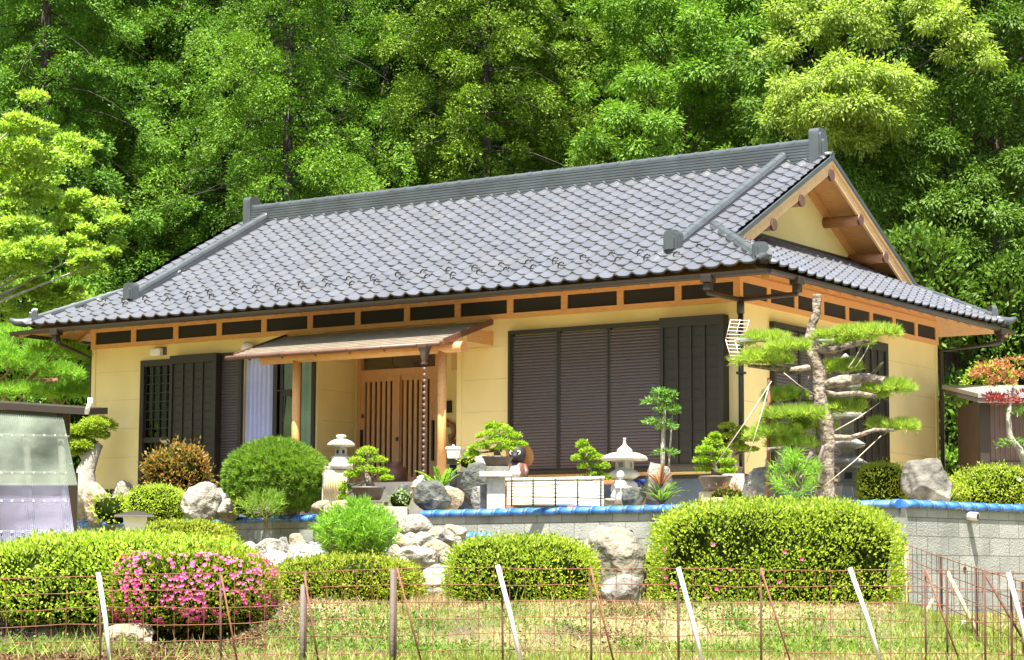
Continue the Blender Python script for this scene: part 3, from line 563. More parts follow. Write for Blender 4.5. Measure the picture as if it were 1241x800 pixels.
# --- roof
hp_l = lambda y: (-HL+y if y < 0.2 else GXL); hp_r = lambda y: (-y if y < 0.2 else GX)
TW, TD = 0.266, 0.210
def prof(t):
    t = t % 1.0
    return np.where(t < 0.64, -0.020*np.sin(PI*t/0.64), 0.040*np.sin(PI*(t-0.64)/0.36))
def tilefield(O, A, H, hmax, lo, hi, seg=9, step=0.028, cor=()):
    mb = MB(); O, A, H = (np.asarray(q, float) for q in (O, A, H)); rows = int(math.ceil(hmax/TD)); nrm = np.array([-H[0]*SL, -H[1]*SL, 1.0]); nrm /= np.linalg.norm(nrm)
    amin = min(lo(h) for h in np.linspace(0, hmax, 30)); amax = max(hi(h) for h in np.linspace(0, hmax, 30))
    c0 = math.floor(amin/TW); c1 = math.ceil(amax/TW); a = np.linspace(c0*TW, c1*TW, (c1-c0)*seg+1); pz = prof(a/TW)
    jit = np.random.default_rng(5)
    for j in range(rows):
        h0, h1 = j*TD, min((j+1)*TD+0.03, hmax); L_ = []
        cj = np.repeat(jit.normal(0, 0.0025, c1-c0), seg); cj = np.append(cj, cj[-1])
        for h, off in ((h0-0.0, step-0.028), (h0, step), (h1, 0.004)):
            ac = np.clip(a, lo(h), hi(h))
            if h == h0: hh = h0 + 0.012*np.cos(2*PI*(a/TW-0.30))
            else: hh = np.full_like(ac, h)
            lift = sum(0.07*np.exp(-np.abs(ac-q)/1.1)*max(0.0, 1-h/1.6) for q in cor)+np.zeros_like(ac)
            L_.append(O + ac[:, None]*A + hh[:, None]*(H+np.array([0, 0, SL])) + (pz+off+cj)[:, None]*nrm + lift[:, None]*np.array([0, 0, 1.0]))
        k = len(a); V = np.concatenate(L_); i = np.arange(k-1)
        mb.add(V, np.stack([i, i+1, k+i+1, k+i], 1), 0, False); mb.add(V, np.stack([k+i, k+i+1, 2*k+i+1, 2*k+i], 1), 0, True)
    return mb
RF = tilefield((0, -EO, EZ+0.03), (1, 0, 0), (0, 1, 0), YR+EO, lambda h: hp_l(h-EO), lambda h: hp_r(h-EO), cor=(-HL-EO, EO))
roof = hp(RF, 'roof', M['tile'])
tilefield((0, HW+EO, EZ+0.03), (-1, 0, 0), (0, -1, 0), YR+EO, lambda h: -hp_r(h-EO), lambda h: -hp_l(h-EO)).build('tile_field', M['tile'], roof)
SX = 1.86
tilefield((EO, 0, EZ+0.03), (0, 1, 0), (-1, 0, 0), SX+0.05, lambda h: -(EO-h), lambda h: HW+EO-h, cor=(-EO, HW+EO)).build('tile_field', M['tile'], roof)
tilefield((-HL-EO, HW, EZ+0.03), (0, -1, 0), (1, 0, 0), SX+0.05, lambda h: -(EO-h), lambda h: HW+EO-h, cor=(-EO, HW+EO)).build('tile_field', M['tile'], roof)
def rz_(y): return EZ+0.03+SL*(y+EO)
# soffits and rafters
mb = MB()
th = 0.02
def sof(p): mb.addn(np.array(p), [[0, 1, 2, 3]])
zs, zi = EZ-0.055, EZ-0.055+SL*EO
sof([(-HL-EO, -EO, zs), (EO, -EO, zs), (0, 0, zi), (-HL, 0, zi)]); sof([(EO, -EO, zs), (EO, HW+EO, zs), (0, HW, zi), (0, 0, zi)]); sof([(-HL-EO, HW+EO, zs), (-HL-EO, -EO, zs), (-HL, 0, zi), (-HL, HW, zi)]); sof([(EO, HW+EO, zs), (-HL-EO, HW+EO, zs), (-HL, HW, zi), (0, HW, zi)])
mb.build('soffit', M['wood'], roof)
mb = MB(); mb.ab((-HL-0.01, -0.01, 2.64), (0.01, 0.02, zi)); mb.ab((-0.02, 0.02, 2.64), (0.01, HW, zi)); mb.ab((-HL-0.01, 0.02, 2.64), (-HL+0.02, HW, zi)); mb.build('soffit_wall', M['wood'], roof)
mb = MB(); mb.obox((-0.024, -EO+0.02, zs-0.045), (0.048, 0, 0), (0, EO-0.02, SL*(EO-0.02)), (0, 0, 0.05)); r0 = mb.build('rafter', M['wood'], roof)
for k in range(1, 27): sub_copy(r0, roof, (-k*0.455, 0, 0))
mb = MB(); mb.obox((EO-0.02, -0.024, zs-0.045), (0, 0.048, 0), (-EO+0.02, 0, SL*(EO-0.02)), (0, 0, 0.05)); r1 = mb.build('rafter', M['wood'], roof)
for k in range(1, 15): sub_copy(r1, roof, (0, k*0.455, 0))
mb = MB(); mb.obox((-HL-EO+0.02, -0.024, zs-0.045), (0, 0.048, 0), (EO-0.02, 0, SL*(EO-0.02)), (0, 0, 0.05)); r2 = mb.build('rafter', M['wood'], roof)
for k in range(1, 5): sub_copy(r2, roof, (0, k*0.455, 0))
for (x, y, sx, sy) in ((EO, -EO, -1, 1), (-HL-EO, -EO, 1, 1), (EO, HW+EO, -1, -1)):
    mb = MB(); q = np.array([-sy, sx, 0.0])*0.04/1.414; mb.obox(np.array([x+sx*.02, y+sy*.02, zs-0.07])-q, 2*q, (sx*EO, sy*EO, SL*EO), (0, 0, 0.08)); mb.build('hip_rafter', M['wood'], roof)
mb = MB()                                                    # fascia under the tiles
mb.ab((-HL-EO, -EO-0.005, EZ-0.06), (EO, -EO+0.03, EZ-0.004)); mb.ab((EO-0.03, -EO+0.03, EZ-0.06), (EO+0.005, HW+EO, EZ-0.004)); mb.ab((-HL-EO-0.005, -EO+0.03, EZ-0.06), (-HL-EO+0.03, HW+EO, EZ-0.004)); mb.build('fascia', M['brown'], roof)
# ridges
def ridge_poly(w_, layers, lh, capr):
    L_ = []; z = -0.06; hw = w_/2
    for k in range(layers):
        f = hw*(1-0.05*k); L_ += [(f, z), (f, z+lh*0.72), (f-0.018, z+lh*0.72), (f-0.018, z+lh)]; z += lh
    a = np.linspace(0, PI, 9); top = [(capr*math.cos(t), z+capr*0.75*math.sin(t)) for t in a]
    right = L_ + [(capr, z)]; return right + top[1:-1] + [(-x, y) for x, y in right[::-1]], z+capr*0.75
def ridge(name, p0, p1, w_, layers, lh, capr, sag=None, parent=None):
    p0, p1 = np.array(p0, float), np.array(p1, float); d = p1-p0; hd = np.array([d[0], d[1], 0]); hd /= np.linalg.norm(hd); side = np.array([-hd[1], hd[0], 0.0])
    poly, hgt = ridge_poly(w_, layers, lh, capr); mb = MB(); mb.prism(poly, p0, side, (0, 0, 1), d); Ln = np.linalg.norm(d); n = max(2, int(Ln/0.27))
    for k in range(n+1):                                     # cap tile joints
        c = p0+d*k/n; a = np.linspace(0, PI, 9); z0 = hgt-capr*0.75
        pl = [((capr+0.008)*math.cos(t), z0+(capr*0.75+0.008)*math.sin(t)) for t in a]; mb.prism(pl, c-d/Ln*0.03, side, (0, 0, 1), d/Ln*0.06)
    return mb.build(name, M['ridge'], parent or roof), hgt
def onigawara(pos, dirv, w_, h_, t_=0.11):
    d = np.array([dirv[0], dirv[1], 0.0]); d /= np.linalg.norm(d); side = np.array([-d[1], d[0], 0.0]); pos = np.array(pos, float)
    def arch(ww, hh, z0=0.0): a = np.linspace(0, PI, 11); return [(ww/2, z0)]+[(ww/2*math.copysign(abs(math.cos(t))**0.6, math.cos(t)), hh-ww*0.34+ww*0.34*math.sin(t)**0.8 if 0 < t < PI else hh-ww*0.34) for t in a]+[(-ww/2, z0)]
    mb = MB(); mb.prism(arch(w_, h_, -0.10), pos, side, (0, 0, 1), d*t_)
    mb.prism(arch(w_*0.82, h_*0.88), pos+d*t_, side, (0, 0, 1), d*0.022); mb.prism(arch(w_*0.5, h_*0.66, 0.0), pos+d*(t_+0.022), side, (0, 0, 1), d*0.03)
    o = mb.build('ridge_end_tile', M['ridge'], roof); return o
ZR = EZ+0.03+SL*(YR+EO)
ridge('ridge', (-11.26, YR, ZR-0.06), (-0.50, YR, ZR-0.06), 0.30, 8, 0.045, 0.075)
onigawara((-0.50, YR, ZR-0.06), (1, 0), 0.27, 0.50, 0.16); onigawara((-11.26, YR, ZR-0.06), (-1, 0), 0.27, 0.50, 0.16)
mb = MB(); mb.tube([(-0.40, YR, ZR+0.035), (-0.17, YR, ZR+0.02)], 0.055, 10); mb.build('ridge_cap', M['ridge'], roof)
KX, KXL = -0.95, -10.95
for x in (KX, KXL):
    ridge('descending_ridge', (x, YR-0.14, rz_(YR-0.14)+0.02), (x, -0.02, rz_(-0.02)+0.02), 0.23, 4, 0.042, 0.062)
    onigawara((x, -0.02, rz_(-0.02)+0.0), (0, -1), 0.25, 0.27)
    ridge('descending_ridge', (x, YR+0.14, rz_(YR-0.14)+0.02), (x, HW, rz_(-0.02)+0.02), 0.23, 4, 0.042, 0.062)
for (sx, x0) in ((1, 0.0), (-1, -HL)):
    for (ya, sy) in ((0.0, -1), (HW, 1)):
        if sx < 0 and sy > 0: continue
        i0 = 0.78 if (sx > 0 and sy < 0) else (0.95 if sx < 0 else 0.3)
        p0 = (x0-sx*i0, ya-sy*i0, rz_(i0)+0.0); p1 = (x0+sx*(EO-0.22), ya+sy*(EO-0.22), rz_(-EO+0.22)+0.06)
        ridge('hip_ridge', p0, p1, 0.19, 2, 0.042, 0.06); onigawara((p1[0], p1[1], p1[2]-0.02), (sx, sy), 0.20, 0.19, 0.07)
        c = np.array([x0+sx*(EO-0.2), ya+sy*(EO-0.2), EZ+0.18]); mb = MB()
        mb.tube([c, c+np.array([sx, sy, 0])*0.12+[0, 0, -0.05], c+np.array([sx, sy, 0])*0.22+[0, 0, -0.045], c+np.array([sx, sy, 0])*0.29+[0, 0, 0.0]], [0.07, 0.075, 0.06, 0.035], 10); mb.build('corner_tile', M['ridge'], roof)
# tile lips along the right-hand verge + snow rings
mb = MB()
a = np.linspace(0, 2*PI, 13)[:-1]+0.6; ring = np.array([[0.052*math.cos(t), 0.0, 0.050*math.sin(t)+0.04] for t in a[:10]])
mb.tube(ring, 0.0115, 6); sg = mb.build('snow_guard', M['brown'], roof, local=True)
first = True
for row, sh in ((2, 0.0), (3, 0.5)):
    y = -EO+TD*(row+0.5)
    for k in range(26):
        x = -HL+0.1+(k+sh)*TW*1.72
        if x > -0.25 or x < hp_l(y)+0.3: continue
        loc = Vector((x, y, rz_(y)+0.004))-MW[roof.name].translation
        if first: sg.location = loc; first = False
        else: sub_copy(sg, roof, loc)
# gable end (right) with log purlins
def gable(gx, wx, sgn):
    yb = 0.20; zb = rz_(yb)-0.03
    gw = MB(); gw.prism([(0.45, rz_(0.45)-0.25), (HW-0.45, rz_(0.45)-0.25), (YR, ZR-0.10)], (wx, 0, 0), (0, 1, 0), (0, 0, 1), (-sgn*0.1, 0, 0)); gwo = hp(gw, 'gable_wall', M['plaster'])
    for side in (1, -1):
        f = (lambda y: y) if side > 0 else (lambda y: HW-y)
        for (nm, off0, off1, x0, x1, mt) in (('bargeboard', -0.25, -0.06, gx-0.05, gx-0.01, 'woodpale'), ('bargeboard', -0.11, -0.05, gx-0.010, gx+0.015, 'woodpale'), ('verge_trim', -0.05, 0.02, gx-0.06, gx+0.03, 'ridge')):
            mb = MB(); ya = yb-0.12 if nm == 'bargeboard' else yb-0.16; A_ = np.array([sgn*0+x0, f(ya), rz_(ya)+off0]); B_ = np.array([x0, f(YR), ZR+off0])
            mb.obox(A_, (x1-x0, 0, 0), B_-A_, (0, 0, off1-off0)); hp(mb, nm, M[mt])
        mb = MB(); A_ = np.array([wx, f(yb), rz_(yb)-0.075]); B_ = np.array([wx, f(YR), ZR-0.075]); mb.obox(A_, (gx-0.05-wx, 0, 0), B_-A_, (0, 0, 0.03)); hp(mb, 'gable_soffit', M['wood'])
        mb = MB(); A_ = np.array([wx+0.001, f(yb+.2), rz_(yb+.2)-0.22]); B_ = np.array([wx+0.001, f(YR), ZR-0.22]); mb.obox(A_, (0.04, 0, 0), B_-A_, (0, 0, 0.14)); hp(mb, 'gable_rail', M['wood'])
    for (y, dz) in ((YR, -0.30), (YR-0.98, -0.30), (YR+0.98, -0.30), (YR-1.85, -0.30), (YR+1.85, -0.30)):
        yy = y if y <= YR else HW-y; c = np.array([0, y, rz_(yy)+dz+0.02])
        mb = MB(); mb.tube([c+[wx-0.05, 0, 0], c+[gx-0.02, 0, 0]], 0.082, 16); pu = hp(mb, 'purlin', M['woodlog'])
        mb = MB(); mb.tube([c+[gx-0.021, 0, 0], c+[gx+0.012, 0, 0]], 0.087, 16); mb.build('purlin_cap', M['copper'], pu)
    mb = MB(); mb.ab((wx, 0.95, rz_(0.75)-0.3), (wx+0.06, HW-0.95, EZ+0.03+SL*(EO-wx)+0.06)); hp(mb, 'flashing', M['brown'])
gable(GX, -0.80, 1)
mb = MB(); mb.prism([(0.45, rz_(0.45)-0.25), (HW-0.45, rz_(0.45)-0.25), (YR, ZR-0.10)], (GXL+0.5, 0, 0), (0, 1, 0), (0, 0, 1), (0.1, 0, 0)); hp(mb, 'gable_wall', M['plaster'])
# gutters and downpipes
def gutter(p0, p1):
    p0, p1 = np.array(p0, float), np.array(p1, float); d = p1-p0; h = d/np.linalg.norm(d); side = np.array([h[1], -h[0], 0]); a = np.linspace(PI, 2*PI, 9)
    pl = [(0.055*math.cos(t), 0.062*math.sin(t)) for t in a]+[(0.047*math.cos(t), 0.052*math.sin(t)) for t in a[::-1]]; mb = MB(); mb.prism(pl, p0, side, (0, 0, 1), d); return hp(mb, 'gutter', M['brown'])
gz = EZ-0.028
gutter((-HL-EO-0.06, -EO-0.06, gz), (EO+0.06, -EO-0.06, gz)); gutter((EO+0.06, -EO-0.06, gz), (EO+0.06, HW+EO, gz)); gutter((-HL-EO-0.06, HW+EO, gz), (-HL-EO-0.06, -EO-0.06, gz))
def hopper(p): mb = MB(); p = np.array(p, float); mb.rb(p+[0, 0, -0.05], (0.15, 0.15, 0.10)); mb.rb(p+[0, 0, -0.15], (0.10, 0.10, 0.10)); return hp(mb, 'rain_hopper', M['brown'], bevel=0.006)
pf = PX(858, 335, 1, -EO-0.06); pr = PX(966, 345, 0, EO+0.06); jt = np.array([0.05, -0.05, 2.24])
hopper((pf[0], -EO-0.06, gz-0.06)); hopper((EO+0.06, pr[1], gz-0.06))
mb = MB(); mb.tube([(pf[0], -EO-0.06, gz-0.18), (pf[0], -EO-0.06, gz-0.24), jt+[-0.02, -0.02, 0.05], jt], 0.033, 10); hp(mb, 'downpipe', M['brown'])
mb = MB(); mb.tube([(EO+0.06, pr[1], gz-0.18), (EO+0.06, pr[1], gz-0.23), jt+[0.02, 0.02, 0.05], jt], 0.033, 10); hp(mb, 'downpipe', M['brown'])
mb = MB(); mb.tube([jt+[0, 0, 0.08], jt-[0, 0, 0.14]], 0.05, 10); mb.tube([jt, (jt[0], jt[1], -0.35)], 0.036, 12); hp(mb, 'downpipe', M['brown'])
for z in (0.35, 1.3): mb = MB(); mb.rb((jt[0], jt[1], z), (0.10, 0.10, 0.03)); hp(mb, 'pipe_clip', M['brown'])
pl_ = PX(68, 405, 1, -EO-0.06); hopper((pl_[0], -EO-0.06, gz-0.06))
jl = np.array([-HL-0.06, 0.04, 2.14]); mb = MB(); mb.tube([(pl_[0], -EO-0.06, gz-0.18), (pl_[0]+.05, -EO-0.02, gz-0.25), jl, jl-[0, 0, 2.6]], 0.035, 10); hp(mb, 'downpipe', M['brown'])
hopper((EO+0.06, HW+0.35, gz-0.06)); jb = np.array([0.05, HW+0.06, 2.18]); mb = MB(); mb.tube([(EO+0.06, HW+0.35, gz-0.18), (EO+0.05, HW+0.33, gz-0.24), jb, jb-[0, 0, 2.6]], 0.035, 10); hp(mb, 'downpipe', M['brown'])

# ================================================================== FOLIAGE BUILDERS
def unit(v): return v/(np.linalg.norm(v, axis=1)[:, None]+1e-9)
def rdir(n): return unit(rng.normal(size=(n, 3)))
def hedge_surface(n, a, b, c, p=3.2, lump=0.06, seed=0, zmin=-0.75):
    # points on a clipped, slightly lumpy rounded block; returns points and outward normals
    out, nor = [], []; got = 0
    while got < n:
        d = rdir(n*2); d = d[d[:, 2] > zmin]; e = np.abs(d/np.array([a, b, c]))
        r = (e**p).sum(1)**(-1/p); keep = rng.uniform(size=len(d)) < (r/max(a, b, c))**2
        d, r = d[keep], r[keep]; P = d*r[:, None]; P = P*(1+lump*wob(P, 2.6/max(0.4, c), seed)[:, None]+0.5*lump*wob(P, 6.0/max(.4, c), seed+1)[:, None])
        N = unit(np.sign(P)*np.abs(P/np.array([a, b, c]))**(p-1)/np.array([a, b, c])); out.append(P); nor.append(N); got += len(P)
    return np.concatenate(out)[:n], np.concatenate(nor)[:n]
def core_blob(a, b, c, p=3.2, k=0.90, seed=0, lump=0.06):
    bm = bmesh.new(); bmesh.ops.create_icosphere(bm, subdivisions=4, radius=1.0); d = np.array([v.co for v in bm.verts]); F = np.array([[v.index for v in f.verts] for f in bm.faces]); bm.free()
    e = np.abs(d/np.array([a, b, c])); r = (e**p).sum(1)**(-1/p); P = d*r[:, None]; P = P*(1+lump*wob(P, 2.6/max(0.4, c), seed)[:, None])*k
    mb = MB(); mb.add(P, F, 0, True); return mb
def hedge(name, label, cat, u0, u1, v0, v1, d, dep, lf, leaf=0.034, dens=5200, p=3.2, group=None, seed=0, extra=None, up=0.5, sprout=0.05, base_in=0.1, aspect=0.45, lump=0.06):
    W_ = PS(u1-u0, d); H_ = PS(v1-v0, d); base = PD((u0+u1)/2, v1, d)
    a, b, c = W_/2, dep/2, H_/1.72
    t = T(name, label, cat, base, YAW, group)
    zc = H_-c
    cb = core_blob(a, b, c, p, 0.88, seed, lump); cb.v = [v+np.array([0, 0, zc]) for v in cb.v]; cb.build('dark_core', M['core'], t, local=True)  # solid dark body behind the leaves, inner darkness put into its colour
    area = 2*(W_*H_)*0.5+W_*dep+2*dep*H_*0.5; n = int(min(48000, dens*area*1.2*(0.034/leaf)**1.6))
    P, N = hedge_surface(n, a, b, c, p, lump, seed, -0.82)
    P = P - N*rng.uniform(0, base_in, n)[:, None]*1.0 + rng.normal(0, 0.008, (n, 3)); P[:, 2] += zc
    k = rng.uniform(size=n) < 0.16; P[k] += N[k]*rng.uniform(0, sprout, k.sum())[:, None]
    gap = wob(P, 7.0, seed+5); keep = gap > -0.42+0.30*rng.normal(size=n); P, N = P[keep], N[keep]; n = len(P)
    D = unit(N*0.8+np.array([0, 0, up])+rng.normal(0, 0.55, (n, 3))); NN = unit(N+np.array([0, 0, 0.25])+rng.normal(0, 0.42, (n, 3)))
    sz = rng.uniform(0.7, 1.3, n)*leaf
    mb = MB(); mb.leaves(P, D, NN, sz, sz*aspect); mb.build('foliage', LF[lf], t, local=True)
    if extra: extra(t, a, b, c, zc, p)
    return t
def flowers(count, xr, zr, size=0.045, lump=0.06, seed=0, mt='flower'):
    def f(t, a, b, c, zc, p):
        P, N = hedge_surface(count*10, a, b, c, p, lump, seed, -0.6)
        k = (P[:, 0]/a > xr[0]) & (P[:, 0]/a < xr[1]) & (P[:, 2]/c > zr[0]) & (P[:, 2]/c < zr[1]) & (P[:, 1] < 0.25*b) & (wob(P, 6, 3)+0.55*rng.normal(size=len(P)) > 0.15)
        P, N = P[k][:count], N[k][:count]; n = len(P); P = P+N*0.015; P[:, 2] += zc; mb = MB(); t1 = unit(np.cross(N, rdir(n))); t2 = np.cross(N, t1)
        for j in range(5):
            an = 2*PI*j/5; D = unit(t1*math.cos(an)+t2*math.sin(an)+N*0.5); mb.leaves(P, D, N+D*-0.3, size*0.62, size*0.6)
        o = mb.build('flowers', LF[mt], t, local=True); o['kind'] = 'stuff'
    return f
def pad_tufts(mb, C, R, n, L, W, k=16, up=1.0, spread=0.8, low=-0.35, rag=0.34):
    # needle tufts over the upper side of a flattened pad with centre C and radii R
    d = rdir(n*3); d = d[d[:, 2] > low][:n]; n = len(d); r = rng.uniform(0.62, 1.0, n)**0.5
    r = r*(0.88+0.1*(rag < 0.1)+rag*wob(d+np.array(C)*0.7, 3.2, 77)); P = C + d*np.array(R)*r[:, None]; out = unit(d/np.array(R)*min(R)+np.array([0, 0, up]))
    P = np.repeat(P, k, 0); O = np.repeat(out, k, 0); D = unit(O+rng.normal(0, spread*0.6, P.shape)); NN = rdir(len(P))
    mb.leaves(P, D, NN, L*rng.uniform(0.7, 1.2, len(P)), W)
def leaf_pad(mb, C, R, n, L, W, up=0.6):
    d = rdir(n*2); d = d[d[:, 2] > -0.5][:n]; n = len(d); r = rng.uniform(0.45, 1.0, n)**0.45
    r = r*(0.88+0.36*wob(d+np.array(C)*0.7, 3.0, 78)); P = C + d*np.array(R)*r[:, None]; D = unit(d*np.array([1, 1, .5])+np.array([0, 0, up*0.4])+rng.normal(0, 0.5, (n, 3))); NN = unit(np.array([0, 0, 0.7])+d*0.9+rng.normal(0, 0.35, (n, 3)))
    s_ = rng.uniform(0.7, 1.3, n); mb.leaves(P, D, NN, L*s_, W*s_)
# ---- forest tree meshes (shared between copies)
def conifer(H, R, z0, lf, seed, nb=215, droop=0.40, m=520, top=0.35, leafL=0.072, leafW=0.032, csize=(0.43, 0.43, 0.36), spacing=0.78):
    global rng; keep = rng; rng = np.random.default_rng(seed)
    C, O = [], []; tb = MB(); tb.tube([(0, 0, -1.2), (0.05, 0, H*0.35), (0, 0.05, H*0.98)], [0.19, 0.12, 0.02], 9)
    for i in range(nb):
        f = (i+rng.uniform(0, 1))/nb; zb = z0+(H-z0)*f**1.05; rr = R*(1-f)**0.62*(1-top*0)+0.15; rr *= rng.uniform(0.62, 1.15)
        az = i*2.39996+rng.uniform(-.3, .3); o = np.array([math.cos(az), math.sin(az), 0]); sd_ = np.array([-o[1], o[0], 0]); lift = rng.uniform(-0.1, 0.28)
        ts = np.linspace(0, 1, 5); pts = [np.array([0, 0, zb])+o*rr*t+np.array([0, 0, rr*(lift*t-droop*t*t)]) for t in ts]
        tb.tube(pts, [0.020*(0.5+rr/R), 0.015, 0.011, 0.008, 0.004], 5, caps=False)
        nn = max(1, int(rr*0.85/spacing))
        for j in range(nn):
            t = 1-0.80*j/nn*1.0; p = np.array([0, 0, zb])+o*rr*t+np.array([0, 0, rr*(lift*t-droop*t*t)]); wd = 0.30*rr*(1.15-t)+0.12
            for q in range(2 if t < 0.97 else 1): C.append(p+sd_*rng.uniform(-wd, wd)+np.array([0, 0, rng.uniform(-.10, .10)])); O.append(o+sd_*rng.normal(0, .45))
    C, O = np.array(C), unit(np.array(O)); kp = wob(C, 1.0, seed) + 0.2*rng.normal(size=len(C)) > -0.02; C, O = C[kp], O[kp]
    zz = np.arange(z0, H-1.5, 0.42); aa_ = np.arange(4)*PI/2; CI = np.array([[math.cos(a_+z_*1.9)*0.75, math.sin(a_+z_*1.9)*0.75, z_+0.1*math.sin(a_*3)] for z_ in zz for a_ in aa_])*np.array([1, 1, 1]); CI[:, :2] *= np.clip((H-CI[:, 2:3])/8, 0.25, 1.0)*rng.uniform(.7, 1.3, (len(CI), 1))
    OI = unit(np.concatenate([CI[:, :2], np.zeros((len(CI), 1))], 1)); C, O = np.concatenate([C, CI]), np.concatenate([O, OI]); n = len(C)
    # each clump: a domed spray of overlapping scale leaves, drooping at the rim
    ax = unit(O*0.75+np.array([0, 0, 0.85])+rng.normal(0, .15, O.shape)); cs = rng.uniform(0.65, 1.35, (n, 1, 1))
    e = rng.normal(size=(n, m, 3)); e /= np.linalg.norm(e, axis=2)[..., None]; dt = (e*ax[:, None]).sum(2); e = e - 2*ax[:, None]*np.minimum(dt+0.25, 0)[..., None]; e /= np.linalg.norm(e, axis=2)[..., None]
    dt = (e*ax[:, None]).sum(2); rad = rng.uniform(0.70, 1.08, (n, m, 1))*(0.86+0.34*wob((e+C[:, None, :]*0.9).reshape(-1, 3), 3.6, seed+9).reshape(n, m, 1))
    P = (C[:, None, :]+e*np.array(csize)*cs*rad).reshape(-1, 3); E_ = e.reshape(-1, 3); OO = np.repeat(O, m, 0)
    rim = np.clip(1-dt.reshape(-1, 1), 0, 1)
    D = unit(E_*(0.25+rim*0.5)+OO*0.5+np.array([0, 0, -0.45])*rim+rng.normal(0, 0.45, P.shape)); NN = unit(E_+np.array([0, 0, 0.25])+rng.normal(0, 0.30, P.shape))
    s_ = rng.uniform(0.6, 1.25, len(P)); mb = MB(); mb.leaves(P, D, NN, leafL*s_, leafW*s_); rng = keep
    return tb.mesh('trunk', M['bark']), mb.mesh('crown', LF[lf])
def broadleaf(H, R, z0, lf, seed, nl=70, per=34, m=11, leafL=0.115, leafW=0.042, droop=0.7, lobe=(0.75, 1.25)):
    global rng; keep = rng; rng = np.random.default_rng(seed)
    tb = MB(); tb.tube([(0, 0, -1.2), (0.1, 0.05, H*0.3), (0.05, 0.1, H*0.8)], [0.30, 0.22, 0.06], 9); CP, CO = [], []
    for i in range(nl):
        f = (i+0.5)/nl; z = z0+(H-z0)*f; az = i*2.39996+rng.uniform(-.4, .4); rr = R*math.sqrt(max(0.05, 1-(2*f*0.9-0.75)**2))*rng.uniform(0.55, 1.1)
        c = np.array([math.cos(az)*rr, math.sin(az)*rr, z]); lr = rng.uniform(*lobe); st = np.array([0, 0, z-rr*0.55])
        tb.tube([st, (st+c)/2+np.array([0, 0, 0.1]), c], [0.045, 0.028, 0.01], 5, caps=False)
        d = rdir(per*2); d = d[d[:, 2] > -0.45][:per]; p = c+d*np.array([lr, lr, lr*0.62])*rng.uniform(0.78, 1.08, (len(d), 1)); CP.append(p); CO.append(unit(d+np.array([math.cos(az), math.sin(az), 0])*0.5))
    C, O = np.concatenate(CP), np.concatenate(CO); n = len(C); e = rng.normal(size=(n, m, 3))*0.07
    P = (C[:, None]+e).reshape(-1, 3); OO = np.repeat(O, m, 0); D = unit(OO*0.6+unit(e.reshape(-1, 3))*0.9+np.array([0, 0, -droop])+rng.normal(0, .2, P.shape)); NN = unit(np.array([0, 0, 0.6])+OO*1.0+rng.normal(0, 0.28, P.shape))
    s_ = rng.uniform(0.7, 1.25, len(P)); mb = MB(); mb.leaves(P, D, NN, leafL*s_, leafW*s_); rng = keep
    return tb.mesh('trunk', M['bark']), mb.mesh('crown', LF[lf])
def tree_at(name, label, meshes, u, d, rz, sc=1.0, group='trees of the forest behind the house', z=None, lf=None):
    s = (u-620.5)/FPX*d; p = SD(s, d, float(low_z(np.array([s]), np.array([d]))[0]) if z is None else z)
    t = T(name, label, 'tree', p, rz, group); t.scale = (sc, sc, sc)
    for nm, me in zip(('trunk', 'crown'), meshes): o = bpy.data.objects.new(nm, me); COL.objects.link(o); o.parent = t
    return t
hin = [conifer(19, 3.1, 1.6, 'hinoki', 11), conifer(20, 3.0, 2.0, 'hinoki2', 12), conifer(21, 2.9, 1.5, 'cedar', 13, droop=0.5, leafL=0.085, leafW=0.03)]
oak = [broadleaf(16, 4.0, 1.5, 'oak', 21, nl=105, per=85, lobe=(0.55, 1.0)), broadleaf(15, 3.8, 2.5, 'broad', 22, nl=95, per=80, droop=0.5, leafL=0.12, leafW=0.045, lobe=(0.5, 0.95))]
def lobed_tree(name, label, base, lobes, lf, per, m, leafL, leafW, droop, group):
    t = T(name, label, 'tree', base, 0, group); tb = MB(); top = max(l[1] for l in lobes); tb.tube([base, base+np.array([0.1, 0, 3.5]), base+np.array([0.2, 0.1, 6.5])], [0.22, 0.16, 0.08], 8); CP, CO = [], []
    lobes = [(u, v, r*0.92, d_) for u, v, r, d_ in lobes]+[(u+rng.normal(0, r*0.75), v+rng.normal(0, r*0.6), r*rng.uniform(.3, .55), d_+rng.uniform(-.5, .9)) for u, v, r, d_ in lobes for q_ in range(3)]
    for (u, v, r, d_) in lobes:
        c = PD(u, v, d_); lr = PS(r, d_); st = base+np.array([0.15, 0.05, max(1.5, (c[2]-base[2])*0.86)])
        if r > 17: tb.tube([st, (st+c)/2+np.array([0, 0, .12]), c], [0.026, 0.016, 0.006], 5, caps=False)
        n_ = int(per*(r/30)**2); d = rdir(n_*2); d = d[d[:, 2] > -0.5][:n_]; q = (0.88+0.5*wob(d+c*.5, 3.5, 91))[:, None]; CP.append(c+d*np.array([lr, lr, lr*0.72])*q*rng.uniform(0.72, 1.06, (len(d), 1))); CO.append(d)
    C, O = np.concatenate(CP), np.concatenate(CO); n = len(C); e = rng.normal(size=(n, m, 3))*0.06; P = (C[:, None]+e).reshape(-1, 3); OO = np.repeat(O, m, 0)
    D = unit(OO*0.6+unit(e.reshape(-1, 3))*0.8+np.array([0, 0, -droop])+rng.normal(0, .2, P.shape)); NN = unit(np.array([0, 0, 0.5])+OO+rng.normal(0, 0.28, P.shape)); s_ = rng.uniform(.7, 1.25, len(P))
    tb.build('trunk', M['bark'], t); mb = MB(); mb.leaves(P, D, NN, leafL*s_, leafW*s_); mb.build('crown', LF[lf], t); return t
